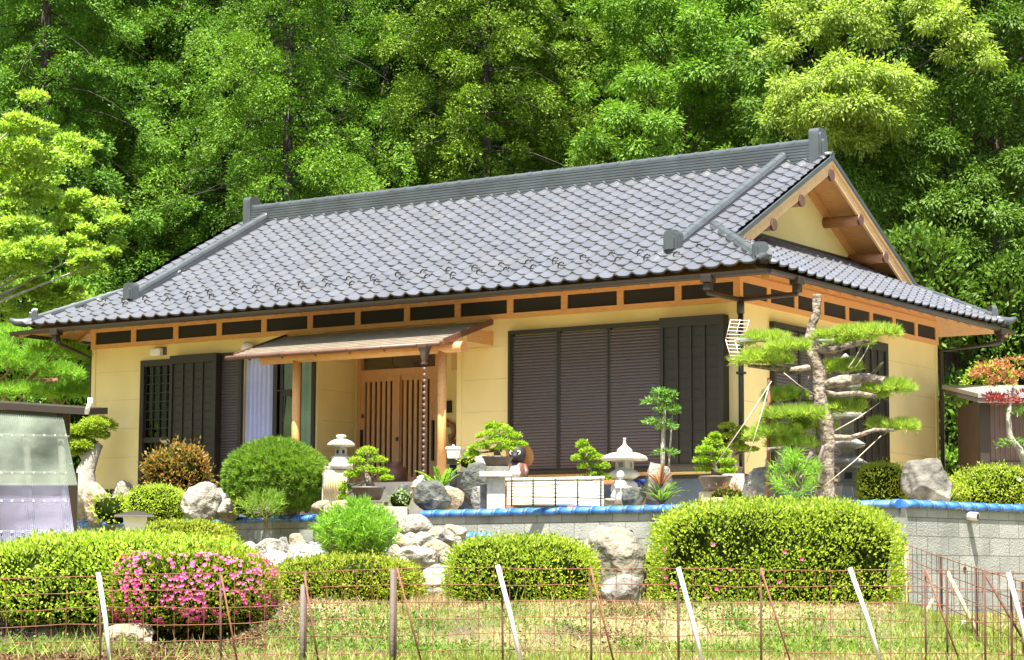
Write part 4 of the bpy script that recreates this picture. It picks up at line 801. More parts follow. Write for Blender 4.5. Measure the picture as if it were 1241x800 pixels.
PAL = [(955, 128, 26, 39.3), (985, 108, 30, 39.0), (1012, 92, 30, 39.2), (1045, 95, 34, 38.8), (1080, 98, 28, 39.0), (1098, 122, 22, 39.2), (1000, 138, 34, 38.7), (1042, 132, 34, 38.6), (970, 150, 24, 39.0), (1068, 142, 28, 38.8), (1010, 165, 24, 39.0), (1040, 172, 22, 39.1), (1088, 160, 18, 39.3),
       (1022, 22, 34, 39.8), (1058, 44, 24, 39.6), (988, 34, 22, 40.0), (1000, 5, 30, 40.2), (960, 15, 24, 40.3), (950, 60, 20, 40.0), (1143, 26, 34, 39.8), (1172, 46, 24, 39.6), (1120, 8, 26, 40.0), (1196, 70, 18, 39.6)]
lobed_tree('oak_tree', 'oak with pale yellow-green new leaves rising right behind the gable peak', SD((1030-620)/FPX*40.5, 40.5, -1.0), PAL, 'oakpale', 125, 13, 0.088, 0.036, 0.65, 'trees of the forest behind the house')
MID = [(1000, 200, 30, 39.8), (1030, 215, 32, 39.6), (1075, 190, 30, 39.8), (1060, 245, 34, 39.6), (1105, 215, 34, 39.9), (1140, 180, 34, 40.0), (1130, 250, 34, 39.7), (1100, 290, 34, 39.6), (1160, 300, 36, 39.8), (1180, 225, 34, 40.0), (1135, 335, 32, 39.7), (1215, 270, 34, 39.8), (1225, 330, 34, 39.6), (1190, 370, 30, 39.6), (1240, 200, 34, 40.0), (1200, 140, 30, 40.2), (1240, 110, 30, 40.2), (1155, 110, 26, 40.3), (1225, 30, 30, 40.3), (1115, 150, 22, 40.1), (950, 190, 26, 40.4), (925, 150, 28, 40.6), (1250, 400, 30, 39.4)]
lobed_tree('oak_tree', 'dark oak with hanging leaf sprays filling the space right of the gable', SD((1150-620)/FPX*41.0, 41.0, -1.0), MID, 'oak', 115, 13, 0.09, 0.036, 0.75, 'trees of the forest behind the house')
BRO = [(815, 15, 30), (850, 30, 32), (880, 62, 26), (800, 60, 30), (760, 40, 28), (850, 88, 30), (905, 38, 26), (780, 98, 28), (830, 122, 28), (742, 92, 24), (890, 112, 24), (800, 152, 28), (862, 150, 26), (752, 142, 26), (905, 165, 24), (772, 186, 26), (832, 186, 26), (722, 172, 24), (885, 198, 22), (780, 5, 28), (735, 10, 26), (900, 0, 28), (920, 95, 24)]
lobed_tree('broadleaf_tree', 'broadleaf tree with drooping bright sprays left of the gable peak', SD((820-620)/FPX*45, 45, -0.4), [(u, v, r*1.02, 44.0+1.6*math.sin(u*0.37+v*0.11)) for u, v, r in BRO], 'broad', 125, 13, 0.095, 0.038, 0.6, 'trees of the forest behind the house')
F_ = [('cypress_tree', 'cypress standing tallest above the left eave, feathery dark green fronds', hin[2], 40, 46, 0.3, 1.0),
      ('cypress_tree', 'shaded cypress set back between the left eave and the ridge end', hin[0], 170, 50.5, 1.2, 1.0),
      ('cypress_tree', 'sunlit cypress bulging forward just above the left end of the ridge', hin[0], 345, 44.0, 2.5, 0.98),
      ('cypress_tree', 'slender cypress right of the sunlit one, above the left third of the ridge', hin[2], 468, 48.5, 4.0, 0.95),
      ('cypress_tree', 'warm green cypress above the middle of the ridge', hin[1], 585, 46.0, 0.8, 1.0),
      ('cypress_tree', 'dark cypress behind the right half of the ridge, before the broadleaf trees', hin[1], 712, 49.0, 5.2, 1.0),
      ('oak_tree', 'dark evergreen oak below the pale one, behind the gable slope', oak[0], 1085, 44.5, 1.1, 0.95),
      ('oak_tree', 'large dark oak filling the right edge of the picture above the small shed', oak[0], 1225, 43.5, 3.0, 1.0)]
for a in F_: tree_at(*a)
for k, u in enumerate((-40, 105, 262, 400, 530, 655, 780, 920)):
    tree_at('cypress_tree', 'dim cypress of the rear row, showing in dark gaps between the front trees', hin[k % 3], u, 49.6+0.9*(k % 2), k*1.3, 0.95)
for k, u in enumerate((985, 1140, 1290)): tree_at('oak_tree', 'dim oak of the rear row showing between the front oaks', oak[0], u, 47.5+0.9*(k % 2), k*1.7, 1.0)
# bright maple leaning in from the left, pine and shrubs beside the house
def branchy_tree(name, label, group, trunk, branches, lf, pads, L, W, n, barkm, cat='tree', needles=False):
    t = T(name, label, cat, trunk[0]); mb = MB(); r0 = 0.11
    mb.tube(trunk, np.linspace(r0, r0*0.5, len(trunk)), 9)
    for b in branches: mb.tube(b, np.linspace(0.045, 0.010, len(b)), 6)
    mb.build('trunk', M[barkm], t); mb = MB()
    for (c, R) in pads:
        if needles: pad_tufts(mb, np.array(c), R, n, L, W, 14, up=0.6, spread=1.2)
        else: leaf_pad(mb, np.array(c), R, n, L, W)
    mb.build('crown', LF[lf], t)
    return t
D0 = 38.0
pads = []; br = []
tr = [PD(-120, 620, D0), PD(-95, 420, D0), PD(-70, 250, D0), PD(-40, 130, D0)]
for (u, v, ru, rv) in ((20, 185, 55, 16), (70, 182, 40, 12), (-5, 215, 50, 16), (50, 222, 50, 14), (92, 235, 28, 9), (15, 255, 55, 15), (70, 268, 38, 12), (100, 290, 24, 9), (35, 295, 48, 14), (80, 318, 26, 10), (-10, 300, 40, 15), (55, 335, 30, 10), (10, 160, 30, 10), (-30, 180, 40, 18), (108, 322, 12, 6), (20, 330, 50, 14), (60, 360, 40, 14), (5, 365, 44, 14)):
    dd_ = D0+rng.uniform(-1.0, 1.0); c = PD(u, v, dd_); pads += [(c+rng.normal(0, 0.24, 3), (PS(ru, dd_)*rng.uniform(.4, .7), PS(ru, dd_)*rng.uniform(.4, .7), PS(rv, dd_)*rng.uniform(.5, 1.0))) for q_ in range(6)]
    st = tr[2] if v < 240 else tr[1]; br.append([st, (st+c)/2+[0, 0, 0.12], c])
branchy_tree('maple_tree', 'bright yellow-green maple reaching in above the left eave, thin pale branches', None, tr, br, 'maple', pads, 0.085, 0.042, 420, 'barkgrey')
pads = []; br = []; tr = [PD(-60, 640, 36.5), PD(-30, 480, 36.5), PD(20, 465, 36.6), PD(70, 462, 36.8)]
for (u, v, ru, rv) in ((20, 410, 45, 14), (65, 430, 42, 14), (15, 445, 45, 14), (70, 455, 34, 12), (30, 478, 45, 12), (85, 478, 26, 11), (-10, 430, 35, 14)):
    dd_ = 36.5+rng.uniform(-.7, .9); c = PD(u, v, dd_); pads.append((c, (PS(ru, dd_), PS(ru, dd_), PS(rv, dd_)))); br.append([PD(max(-20, u-40), 468, 36.6), PD(u-12, v+14, 36.6), c])
branchy_tree('pine_tree', 'red-barked pine with twisting limbs beside the left house corner', None, tr, br, 'pinebright', pads, 0.16, 0.011, 200, 'barkred', needles=True)
def bush(name, label, u, v, w_, h_, d, lf, leaf=0.09, dens=900, dep=None, **k):
    return hedge(name, label, 'shrub', u-w_/2, u+w_/2, v-h_, v, d, dep or PS(w_, d)*0.8, lf, leaf=leaf, dens=dens*6, p=2.3, lump=0.16, base_in=0.3, sprout=0.15, **k)
bush('shrub', 'bright leafy shrub under the maple, left of the roof', 50, 470, 150, 130, 41, 'broad', 0.13)
bush('shrub', 'green shrub against the left house wall, behind the cloud pruned tree', 92, 610, 70, 150, 38.5, 'broad', 0.10)
bush('shrub', 'dim shrub in the dark gap between house and small shed', 1158, 612, 60, 62, 36.5, 'broad', 0.09)
bush('shrub', 'upright light green shrub at the left side of the small brown shed', 1186, 560, 24, 110, 34.0, 'hedgebright', 0.07)
bush('shrub', 'round light green bush showing above the small shed roof', 1200, 482, 60, 40, 35.5, 'hedgebright', 0.07)
for (u, v, w_, h_, d, lb) in ((1110, 430, 130, 150, 39, 'shaded bush behind the right rear corner of the roof'), (1230, 470, 110, 160, 39.5, 'shaded bush behind the small brown shed'), (1170, 610, 120, 150, 39, 'dark bush filling the gap right of the house')):
    bush('shrub', lb, u, v, w_, h_, d, 'oak', 0.12)

# ================================================================== FRONT HEDGES
hedge('hedge', 'bright lime green clipped hedge at the left end of the bank', 'hedge', -40, 322, 649, 750, 19.4, 1.7, 'hedgebright', leaf=0.040, seed=1, p=2.9)
hedge('azalea_bush', 'azalea covered in pink flowers at the right end of the bright left hedge', 'bush', 132, 333, 667, 752, 18.95, 1.3, 'hedgered', leaf=0.032, seed=2, p=3.0, extra=flowers(460, (-0.85, 1.0), (-0.7, 0.85), 0.038, seed=2))
hedge('azalea_bush', 'low clipped azalea behind the pink one, against the block wall', 'bush', 166, 282, 632, 672, 24.5, 1.4, 'hedgered', leaf=0.034, seed=3, p=2.7)
hedge('hedge', 'low clipped hedge below the young pine, left of the big grey stone', 'hedge', 327, 512, 675, 733, 20.0, 1.3, 'hedgered', leaf=0.032, seed=4, p=3.0)
hedge('hedge', 'clipped hedge left of the tall boulder', 'hedge', 540, 722, 651, 731, 20.0, 1.35, 'hedge', leaf=0.034, seed=5, p=3.2)
hedge('hedge', 'largest clipped hedge, a tall block with few pink flowers before the wall corner', 'hedge', 793, 1087, 609, 752, 20.0, 1.7, 'hedge', leaf=0.034, seed=6, p=4.2, extra=flowers(22, (-1, 0.2), (-0.6, 0.5), 0.038, seed=6), dens=6200)
hedge('shrub', 'small loose shrub between the boulder and the largest hedge', 'shrub', 770, 812, 672, 730, 20.9, 0.6, 'hedgebright', leaf=0.04, seed=7, p=2.2, lump=0.16)
# young pine among the stones
def pine_shoots(name, label, u0, u1, v0, v1, d, lf, n, L, W, seed, k=34):
    base = PD((u0+u1)/2, v1, d); W_ = PS(u1-u0, d); H_ = PS(v1-v0, d); t = T(name, label, 'pine', base, 0); st = MB(); mb = MB()
    st.tube([base+[0, 0, -0.1], base+[0.02, 0, H_*0.8]], [0.035, 0.012], 7)
    for i in range(n):
        f = rng.uniform(0.12, 1.0); az = i*2.4; rr = W_*0.5*math.sqrt(max(0, 1-abs(2*f-0.9)**2.2))*rng.uniform(0.35, 1.0); p = base+np.array([math.cos(az)*rr, math.sin(az)*rr, H_*f*0.86]); o = unit(np.array([[math.cos(az)*0.6, math.sin(az)*0.6, 0.75]]))[0]
        s0 = base+np.array([0, 0, H_*f*0.5]); st.tube([s0, p], [0.012, 0.006], 4, caps=False)
        ts = rng.uniform(-0.06, 0.13, k); P = p+o*ts[:, None]; D = unit(o*0.75+rng.normal(0, 0.55, (k, 3))); mb.leaves(P, D, rdir(k), L*rng.uniform(.7, 1.2, k), W)
    st.build('trunk', M['barkpine'], t); mb.build('crown', LF[lf], t); return t
pine_shoots('young_pine', 'bright green fluffy young pine growing among the stones', 386, 478, 610, 678, 22.5, 'pinebright', 330, 0.10, 0.009, 8, 34)

# ================================================================== ROCKS
def rock_mb(w_, dp, h_, seed, cuts=11, rough=0.07, sub=4, box=2.0):
    r = np.random.default_rng(seed); bm = bmesh.new(); bmesh.ops.create_icosphere(bm, subdivisions=sub, radius=1.0); P = np.array([v.co for v in bm.verts]); F = np.array([[v.index for v in f.verts] for f in bm.faces]); bm.free()
    P = P*((np.abs(P)**box).sum(1)**(-1/box))[:, None]
    for k in range(cuts):
        n = r.normal(size=3); n /= np.linalg.norm(n); q = r.uniform(0.62, 0.9); e = P @ n; over = np.maximum(0, e-q); P = P - np.outer(over*0.93, n)
    P = P*(1+rough*wob(P, 3.0, seed)[:, None]+rough*0.45*wob(P, 8.0, seed+1)[:, None]+rough*0.22*wob(P, 19.0, seed+2)[:, None])
    lo, hi = P.min(0), P.max(0); P = (P-(lo+hi)/2)/((hi-lo)/2); P *= np.array([w_/2, dp/2, h_*0.60]); P[:, 2] += h_*0.40
    mb = MB(); mb.add(P, F, 0, True); return mb
def rock(label, u, v, wpx, hpx, d, mt='rock', seed=0, ratio=0.8, cuts=13, rough=0.085, name='rock', group=None, box=2.3):
    base = PD(u, v, d); w_, h_ = PS(wpx, d), PS(hpx, d); mb = rock_mb(w_, max(0.12, w_*ratio), h_, seed, cuts, rough, 5 if wpx > 45 else 4, box)
    return S(name, label, 'rock', mb, M[mt], base, group=group, local=True, rz=YAW)
def dground(u, v): return float(to_sd(GP(u, v))[1])
rock('tall mottled boulder right of the middle hedge', 742, 735, 80, 97, 20.2, 'rockbig', 144, 0.75, 3, 0.10, name='boulder', box=2.6)
rock('smaller rugged rock leaning at the foot of the tall boulder', 752, 737, 50, 42, 19.5, 'rock', 32, 0.7, 12, 0.09)
rock('big smooth grey stone at the right end of the low hedge', 524, 724, 72, 40, 20.6, 'rockpale', 33, 0.7)
rock('half buried pale stone in the shaded bank under the pink azalea', 155, 787, 62, 32, 18.4, 'rocktan', 34, 0.5)
rock('small half buried stone at the right end of the shaded bank', 330, 778, 34, 26, 18.6, 'rock', 35, 0.5)
RK = [('flat pale slab stone at the top of the stone cascade', 505, 645, 42, 20, 26.6, 'rockpale'), ('small grey stone right under the pale top slab', 462, 645, 26, 18, 26.4, 'rock'), ('broad tan stone at the right top of the cascade, against the wall', 551, 652, 28, 15, 26.2, 'rocktan'),
      ('small brown stone between the top slab and the wall end', 528, 655, 24, 15, 25.6, 'rocktan'), ('grey pointed stone at the right edge of the cascade', 540, 661, 21, 18, 25.2, 'rock'), ('pale stone in the middle of the cascade', 517, 663, 32, 17, 24.8, 'rockpale'),
      ('upright pale stone at the right foot of the cascade, by the hedge', 554, 666, 13, 15, 24.6, 'rockpale'), ('long tan stone beside the dark pebbles', 489, 667, 38, 15, 24.6, 'rocktan'), ('tan egg shaped stone in the lower cascade', 528, 679, 36, 23, 23.6, 'rocktan'),
      ('white rounded stone right of the young pine', 472, 677, 28, 17, 23.4, 'rockpale'), ('large white flat stone at the bottom of the cascade', 503, 688, 52, 24, 22.4, 'rockpale'), ('small white stone at the lower right end of the cascade', 545, 683, 24, 16, 23.0, 'rockpale'),
      ('small dark stone under the young pine on its right side', 456, 682, 18, 16, 22.6, 'rockdark'), ('low grey stone left of the large white flat stone', 484, 690, 24, 14, 21.8, 'rock'),
      ('white stone at the left end of the rocks beneath the wall', 302, 678, 36, 20, 24.5, 'rockpale'), ('grey weathered rock in the left group beneath the wall', 327, 682, 48, 27, 23.8, 'rockpale'), ('bright white stone in front of the left rock group', 332, 694, 32, 24, 22.6, 'granitewhite'),
      ('dark thin upright rock in the left group', 344, 677, 16, 24, 24.2, 'rock'), ('small tan stone sitting on the gravel step', 360, 666, 21, 18, 25.6, 'rocktan'), ('pinkish stone beside the wall, left of the young pine', 393, 664, 18, 24, 26.0, 'rocktan'),
      ('low grey stone at the left foot of the young pine', 390, 688, 30, 16, 22.4, 'rock'), ('small white stone below the white stone at the left', 318, 694, 20, 14, 22.8, 'rockpale'), ('round stone in front of the gravel strip', 362, 690, 30, 14, 22.2, 'rockpale')]
for k, (lb, u, v, w_, h_, d, mt_) in enumerate(RK): rock(lb, u, v, w_*1.06, h_*1.1, d, mt_, 50+k, 0.85, 9, 0.05)
for k, (u, v, w_, d) in enumerate(((374, 668, 54, 25.4), (370, 678, 60, 24.4))):
    b_ = PD(u, v, d); mb = MB(); mb.rb((0, 0, -0.2), (PS(w_, d), 0.5, 0.2+PS(7, d))); S('stone_step', ('upper', 'lower')[k]+' of two grey slab steps left of the young pine', 'step', mb, M['concrete'], b_, local=True, rz=YAW, bevel=0.012)
mb = MB(); b_ = PD(452, 640, 27.6); mb.rb((0, 0, -0.2), (PS(60, 27.6), 0.45, 0.2+PS(10, 27.6))); S('stone_step', 'brown stone step in the gap of the blue capped wall', 'step', mb, M['greywood'], b_, local=True, rz=YAW, bevel=0.015)
mb = MB(); b_ = PD(458, 626, 28.4); mb.rb((0, 0, -0.2), (PS(74, 28.4), 0.6, 0.2+PS(11, 28.4))); S('stone_step', 'pale stone slab on top of the gap in the blue capped wall', 'step', mb, M['granite'], b_, local=True, rz=YAW, bevel=0.015)
# dark pebbles between the stones
n = 900; mb = MB(); bm = bmesh.new(); bmesh.ops.create_icosphere(bm, subdivisions=1, radius=1.0); ip = np.array([v.co for v in bm.verts]); iF = np.array([[v.index for v in f.verts] for f in bm.faces]); bm.free()
for k in range(n):
    u, v = (rng.uniform(440, 500), rng.uniform(640, 672)) if k % 2 else (rng.uniform(345, 402), rng.uniform(655, 690)); p = GP(u, v); r = rng.uniform(0.02, 0.05)
    mb.add(ip*np.array([r*1.2, r, r*0.6])+p+[0, 0, r*0.3], iF, 0, True)
pb = S('pebbles', 'dark grey pebbles lying between the stones of the cascade', 'pebbles', mb, mat('dark_pebble', (0.16, 0.165, 0.175), 0.7, 0.4, 3), GP(470, 660)); pb['kind'] = 'stuff'

# ================================================================== GARDEN OBJECTS BEHIND THE WALL
rock('grey rock at the foot of the cloud pruned tree', 118, 628, 42, 44, 34.0, 'rocktan', 81); rock('low pale rock between cloud pruned tree and round green azalea', 148, 606, 26, 24, 34.6, 'rockpale', 82); rock('whitish angular rock left of the round azalea', 167, 604, 30, 28, 34.9, 'rockpale', 83)
rock('large pale rock right of the round azalea, by the blue cap', 244, 630, 52, 46, 31.6, 'rockpale', 84, 0.8, 9)
rock('low pale rocks strip left of the big round pine', 275, 628, 40, 24, 31.6, 'rockpale', 85)
for k, (u, v, w_, h_) in enumerate(((292, 612, 26, 14), (262, 616, 24, 12))): rock(('flat pale stone behind the strip of rocks left of the round pine', 'small pale stone right behind the large pale rock')[k], u, v, w_, h_, 32.3, 'rockpale', 86+k)
hedge('azalea_bush', 'small round bright green azalea mound between two rocks', 'bush', 152, 229, 588, 630, 32.0, 1.0, 'hedgebright', leaf=0.032, seed=21, p=2.4)
bush('maple_bush', 'dome shaped red-brown dwarf maple before the bronze shutter', 215, 592, 78, 51, 32.9, 'redmaple', 0.06, 2200, seed=22)
bush('shrub', 'pale leaved shrub peeping out left of the red-brown maple', 178, 598, 26, 34, 35.0, 'pale', 0.07)
bush('fern', 'soft pale green fern tuft at the left foot of the round azalea', 138, 632, 52, 30, 32.4, 'hedgebright', 0.08)
# cloud pruned tree
b_ = PD(108, 622, 34.4); t = T('cloud_pruned_tree', 'cloud pruned tree with dense green pads on a thick pale trunk at the left corner', 'tree', b_); mb = MB()
P4 = lambda u, v, d=34.4: PD(u, v, d)
mb.tube([P4(106, 625), P4(103, 590), P4(104, 570), P4(112, 552), P4(121, 538)], [0.22, 0.19, 0.15, 0.11, 0.06], 10); mb.tube([P4(106, 562), P4(98, 548), P4(95, 540)], [0.07, 0.05, 0.03], 7); mb.build('trunk', M['barkgrey'], t); mb = MB()
for (u, v, ru, rv) in ((120, 515, 21, 11), (97, 524, 16, 9), (101, 540, 20, 10), (90, 548, 12, 9), (88, 528, 10, 10), (118, 527, 14, 7)): leaf_pad(mb, P4(u, v), (PS(ru, 34), PS(ru, 34), PS(rv, 34)), 1500, 0.05, 0.022)
mb.build('crown', LF['hedge'], t)
# big round pine
d = 31.0; b_ = PD(345, 622, d); t = T('round_pine', 'big dome shaped clipped pine before the porch, needles fluffy all round', 'pine', b_); mb = MB()
mb.tube([PD(350, 625, d), PD(352, 605, d), PD(345, 585, d), PD(336, 565, d)], [0.16, 0.13, 0.10, 0.05], 9)
for k in range(9): mb.tube([PD(346, 588, d), PD(335, 565, d)+np.array([math.cos(k*.7), math.sin(k*.7), 0.25])*0.5], [0.05, 0.015], 5)
mb.build('trunk', M['barkpine'], t); mb = MB()
c = PD(334, 578, d); R = (PS(66, d), PS(60, d), PS(46, d)); pad_tufts(mb, c, R, 3000, 0.085, 0.009, 20, up=0.15, spread=0.8, low=-0.85, rag=0.05)
pad_tufts(mb, c-[0, 0, 0.02], (R[0]*.75, R[1]*.75, R[2]*.8), 300, 0.10, 0.01, 18, up=0.3, spread=1.0, rag=0.05); mb.build('crown', LF['pine'], t)
pine_shoots('pine_sprig', 'small green pine sprig hanging over the blue cap under the round pine', 298, 346, 598, 632, 30.0, 'pine', 40, 0.13, 0.008, 5, 30)
# hedge hugging left part of the garden under the pine
bush('shrub', 'low green ground shrub below the round pine on its left', 312, 625, 60, 26, 30.6, 'hedge', 0.05)

def lantern_stack(name, label, u, v, d, prof, mt, n=20, parts=(), cat='stone lantern'):
    b_ = PD(u, v, d); t = T(name, label, cat, b_, YAW); k = d/FPX
    for nm, pr, nn in prof:
        mb = MB(); mb.lathe([(r*k, z*k) for r, z in pr], (0, 0, 0), nn, 0, nn > 8, PI/nn); mb.build(nm, M[mt], t, local=True)
    for nm, boxes, mm in parts:
        mb = MB()
        for (c, sz) in boxes: mb.rb(np.array(c)*k, np.array(sz)*k)
        mb.build(nm, M[mm], t, local=True)
    return t
lantern_stack('stone_lantern', 'small white lantern with domed cap standing on the bamboo clad stand', 413, 567, 30.8, [('base', [(15, -2), (15, 5), (12, 7), (12, 12), (10.5, 14)], 16), ('light_box', [(8, 14), (8, 25)], 6), ('roof', [(6, 25), (17, 26.5), (17, 28.5), (13, 32), (7, 34.5), (4.5, 35), (6.5, 37), (6, 39.5), (2, 40.5)], 24)], 'granitewhite',
              parts=[('opening', [((-3.6, -7.1, 17), (3, 1.4, 4)), ((3.6, -7.1, 17), (3, 1.4, 4))], 'dark')])
b_ = PD(406, 612, 30.8); t = T('lantern_stand', 'tan bamboo clad stand with stones on top, carrying the small white lantern', 'stand', b_, YAW); k = 30.8/FPX; mb = MB(); mb.rb((0, 0, 0), (30*k, 24*k, 42*k)); mb.build('body', M['granite'], t, local=True)
mb = MB()
for i in range(9): mb.tube([(-12*k+i*3*k, -12.6*k, 7*k), (-12*k+i*3*k, -12.6*k, 38*k)], 1.3*k, 6)
mb.build('bamboo_panel', M['bamboo'], t, local=True); mb = MB()
for i in range(9): r = rock_mb(6*k, 6*k, 6*k, 200+i, sub=2); r.v = [q+np.array([(-13+i*3.2)*k, -6*k+(i % 2)*6*k, 41*k]) for q in r.v]; mb.v += r.v; mb.f += [(f+mb.n, a, b) for f, a, b in r.f]; mb.n += r.n
mb.build('cobbles', M['rockpale'], t, local=True)
lantern_stack('stone_lantern', 'tiny low flat roofed stone lantern just behind the blue cap', 405, 628, 29.6, [('base', [(7, 0), (7, 10)], 6), ('roof', [(6, 10), (13, 11), (12, 13), (5, 16), (1, 17)], 8)], 'granite', parts=[('opening', [((0, -6.6, 2), (2.5, 1.2, 6)), ((-4, -5.6, 2), (1.5, 1.2, 6)), ((4, -5.6, 2), (1.5, 1.2, 6))], 'dark')])
rock('flat reddish rock beside the tiny lantern', 392, 622, 30, 16, 30.2, 'rocktan', 88); rock('pale rock behind the round pine trunk on the right', 375, 614, 22, 40, 31.8, 'rockpale', 89)
# bonsai
def bonsai(label, u, vpot, wpot, hpot, d, pads, trunk, lf='bonsai', pot='pot', leaf=0.032, n=520, name='bonsai', round_=False):
    b_ = PD(u, vpot, d); t = T(name, label, 'bonsai', b_, YAW); k = d/FPX; mb = MB(); w_ = wpot*k/2; h_ = hpot*k
    sq = 1.0 if round_ else 0.72
    def ov(r, z, n=28): a = np.linspace(0, 2*PI, n, endpoint=False); return np.stack([r*np.cos(a), r*sq*np.sin(a), np.full(n, z)], 1)
    rings = [ov(w_*0.62, 0), ov(w_*0.74, h_*0.15), ov(w_*0.92, h_*0.75), ov(w_*0.94, h_*0.82), ov(w_, h_*0.84), ov(w_, h_), ov(w_*0.93, h_), ov(w_*0.92, h_*0.88)]
    q = 28; F = [[i*q+j, i*q+(j+1) % q, (i+1)*q+(j+1) % q, (i+1)*q+j] for i in range(len(rings)-1) for j in range(q)]
    mb.add(np.concatenate(rings), F, 0, True); mb.f.append((np.array([list(range(q))[::-1]]), 0, False)); mb.build('pot', M[pot], t, local=True)
    mb = MB(); mb.addn(ov(w_*0.925, h_*0.93), [list(range(28))]); mb.build('soil', M['soil'], t, local=True)
    mb = MB(); L3 = lambda p: np.array([p[0]*k, 0.0, h_*0.9+p[1]*k])
    pts = [L3(p) for p in trunk]; mb.tube(pts, np.linspace(0.055, 0.016, len(pts))*(wpot/40), 8)
    for (x, z, rx, rz2) in pads: mb.tube([pts[min(len(pts)-1, 1+int(z/24))], L3((x, z))], [0.018, 0.006], 5)
    mb.build('trunk', M['barkpine'], t, local=True); mb = MB()
    for i, (x, z, rx, rz2) in enumerate(pads): leaf_pad(mb, L3((x, z))+[0, (-1)**i*rx*k*0.25, 0], (rx*k, rx*k*0.8, rz2*k), n, leaf, leaf*0.55)
    mb.build('foliage', LF[lf], t, local=True); return t
# bonsai 1 (wide pot on a bench), urn behind it
bonsai('broad leaved bonsai in a wide olive brown pot on the left wooden bench', 446, 607, 42, 17, 29.6, [(-2, 44, 14, 7), (-14, 32, 12, 6), (10, 34, 13, 6), (-4, 22, 14, 6), (14, 20, 12, 6), (-20, 16, 10, 6), (-28, 0, 8, 8), (22, 12, 8, 4), (-30, -12, 6, 8)], [(4, 0), (0, 10), (-4, 20), (2, 34), (-2, 44)])
b_ = PD(446, 609, 29.6); t = T('plant_bench', 'low dark wooden bench under the left wide bonsai pot', 'bench', b_, YAW); k = 29.6/FPX; mb = MB(); mb.rb((0, 0, 0), (52*k, 26*k, 2.5*k)); mb.build('top', M['greywood'], t, local=True)
for x in (-22, 22): mb = MB(); mb.rb((x*k, 0, -9*k), (4*k, 22*k, 9*k)); mb.build('leg', M['greywood'], t, local=True)
k = 31.5/FPX; b_ = PD(478, 604, 31.5); mb = MB(); mb.lathe([(9*k, 0), (12*k, 6*k), (15.5*k, 18*k), (16*k, 28*k), (13*k, 37*k), (9*k, 40*k), (9.5*k, 43*k), (10.5*k, 44*k), (9*k, 44*k), (8*k, 40*k)], (0, 0, 0), 28); S('urn', 'tall brown stoneware urn beside the entrance door', 'urn', mb, M['urn'], b_, local=True)
rock('small dark craggy rock right of the brown urn', 492, 606, 20, 20, 29.5, 'rockdark', 91, 0.7, 13, 0.16)
k = 29.2/FPX; b_ = PD(508, 610, 29.2); t = T('flower_pot', 'small terracotta pot with whitish stones right of the urn', 'pot', b_); mb = MB(); mb.lathe([(7*k, 0), (9.5*k, 18*k), (10.5*k, 18*k), (10.5*k, 21*k), (9*k, 21*k)], (0, 0, 0), 20); mb.build('pot', M['terracotta'], t, local=True)
for i, (x, z, r) in enumerate(((-3, 22, 6), (4, 23, 7), (2, 29, 5))): r_ = rock_mb(r*2*k, r*1.6*k, r*1.6*k, 300+i, sub=3); r_.v = [q+np.array([x*k, 0, z*k-r*0.5*k]) for q in r_.v]; r_.build('stone', M['granitewhite'], t, local=True)
bush('shrub', 'tiny pale flowering plant in front of the bench, on the slab', 485, 614, 28, 18, 28.8, 'pale', 0.045)
# cycad-like fern
def fronds(name, label, u, v, d, n, Lpx, lf, seed, cat='plant', pair=16, w_=0.02, leafL=0.09, spread=(0.4, 1.2)):
    b_ = PD(u, v, d); t = T(name, label, cat, b_); k = d/FPX; st = MB(); mb = MB(); r = np.random.default_rng(seed)
    for i in range(n):
        az = i*2.4; o = np.array([math.cos(az), math.sin(az), 0]); sp = r.uniform(*spread); L_ = Lpx*k*r.uniform(.75, 1.1); ts = np.linspace(0, 1, 8)
        pts = np.array([o*L_*sp*x*0.8+np.array([0, 0, L_*(x-0.45*sp*x*x)]) for x in ts]); st.tube(b_+pts, np.linspace(0.008, 0.003, 8), 4, caps=False)
        q = np.linspace(0.2, 1, pair); pp = np.stack([np.interp(q, ts, pts[:, j]) for j in range(3)], 1); tg = np.gradient(pp, axis=0); tg = unit(tg); sd_ = unit(np.cross(tg, [0, 0, 1.0]))
        for s_ in (-1, 1): D = unit(sd_*s_*0.85+tg*0.7); mb.leaves(b_+pp, D, np.cross(sd_, tg)+rng.normal(0, .2, pp.shape), leafL*(1.1-q*0.55), w_)
    st.build('stem', M['bark'], t); mb.build('fronds', LF[lf], t); return t
fronds('cycad', 'small potted cycad with stiff arching fronds by the garden lamp', 535, 596, 29.0, 9, 40, 'pinebright', 3)
k = 29.0/FPX; mb = MB(); mb.lathe([(8*k, -8*k), (10*k, 0), (10*k, 2*k), (8*k, 2*k)], (0, 0, 0), 18); S('flower_pot', 'dark pot holding the small cycad', 'pot', mb, M['pot'], PD(535, 597, 29.0), local=True)
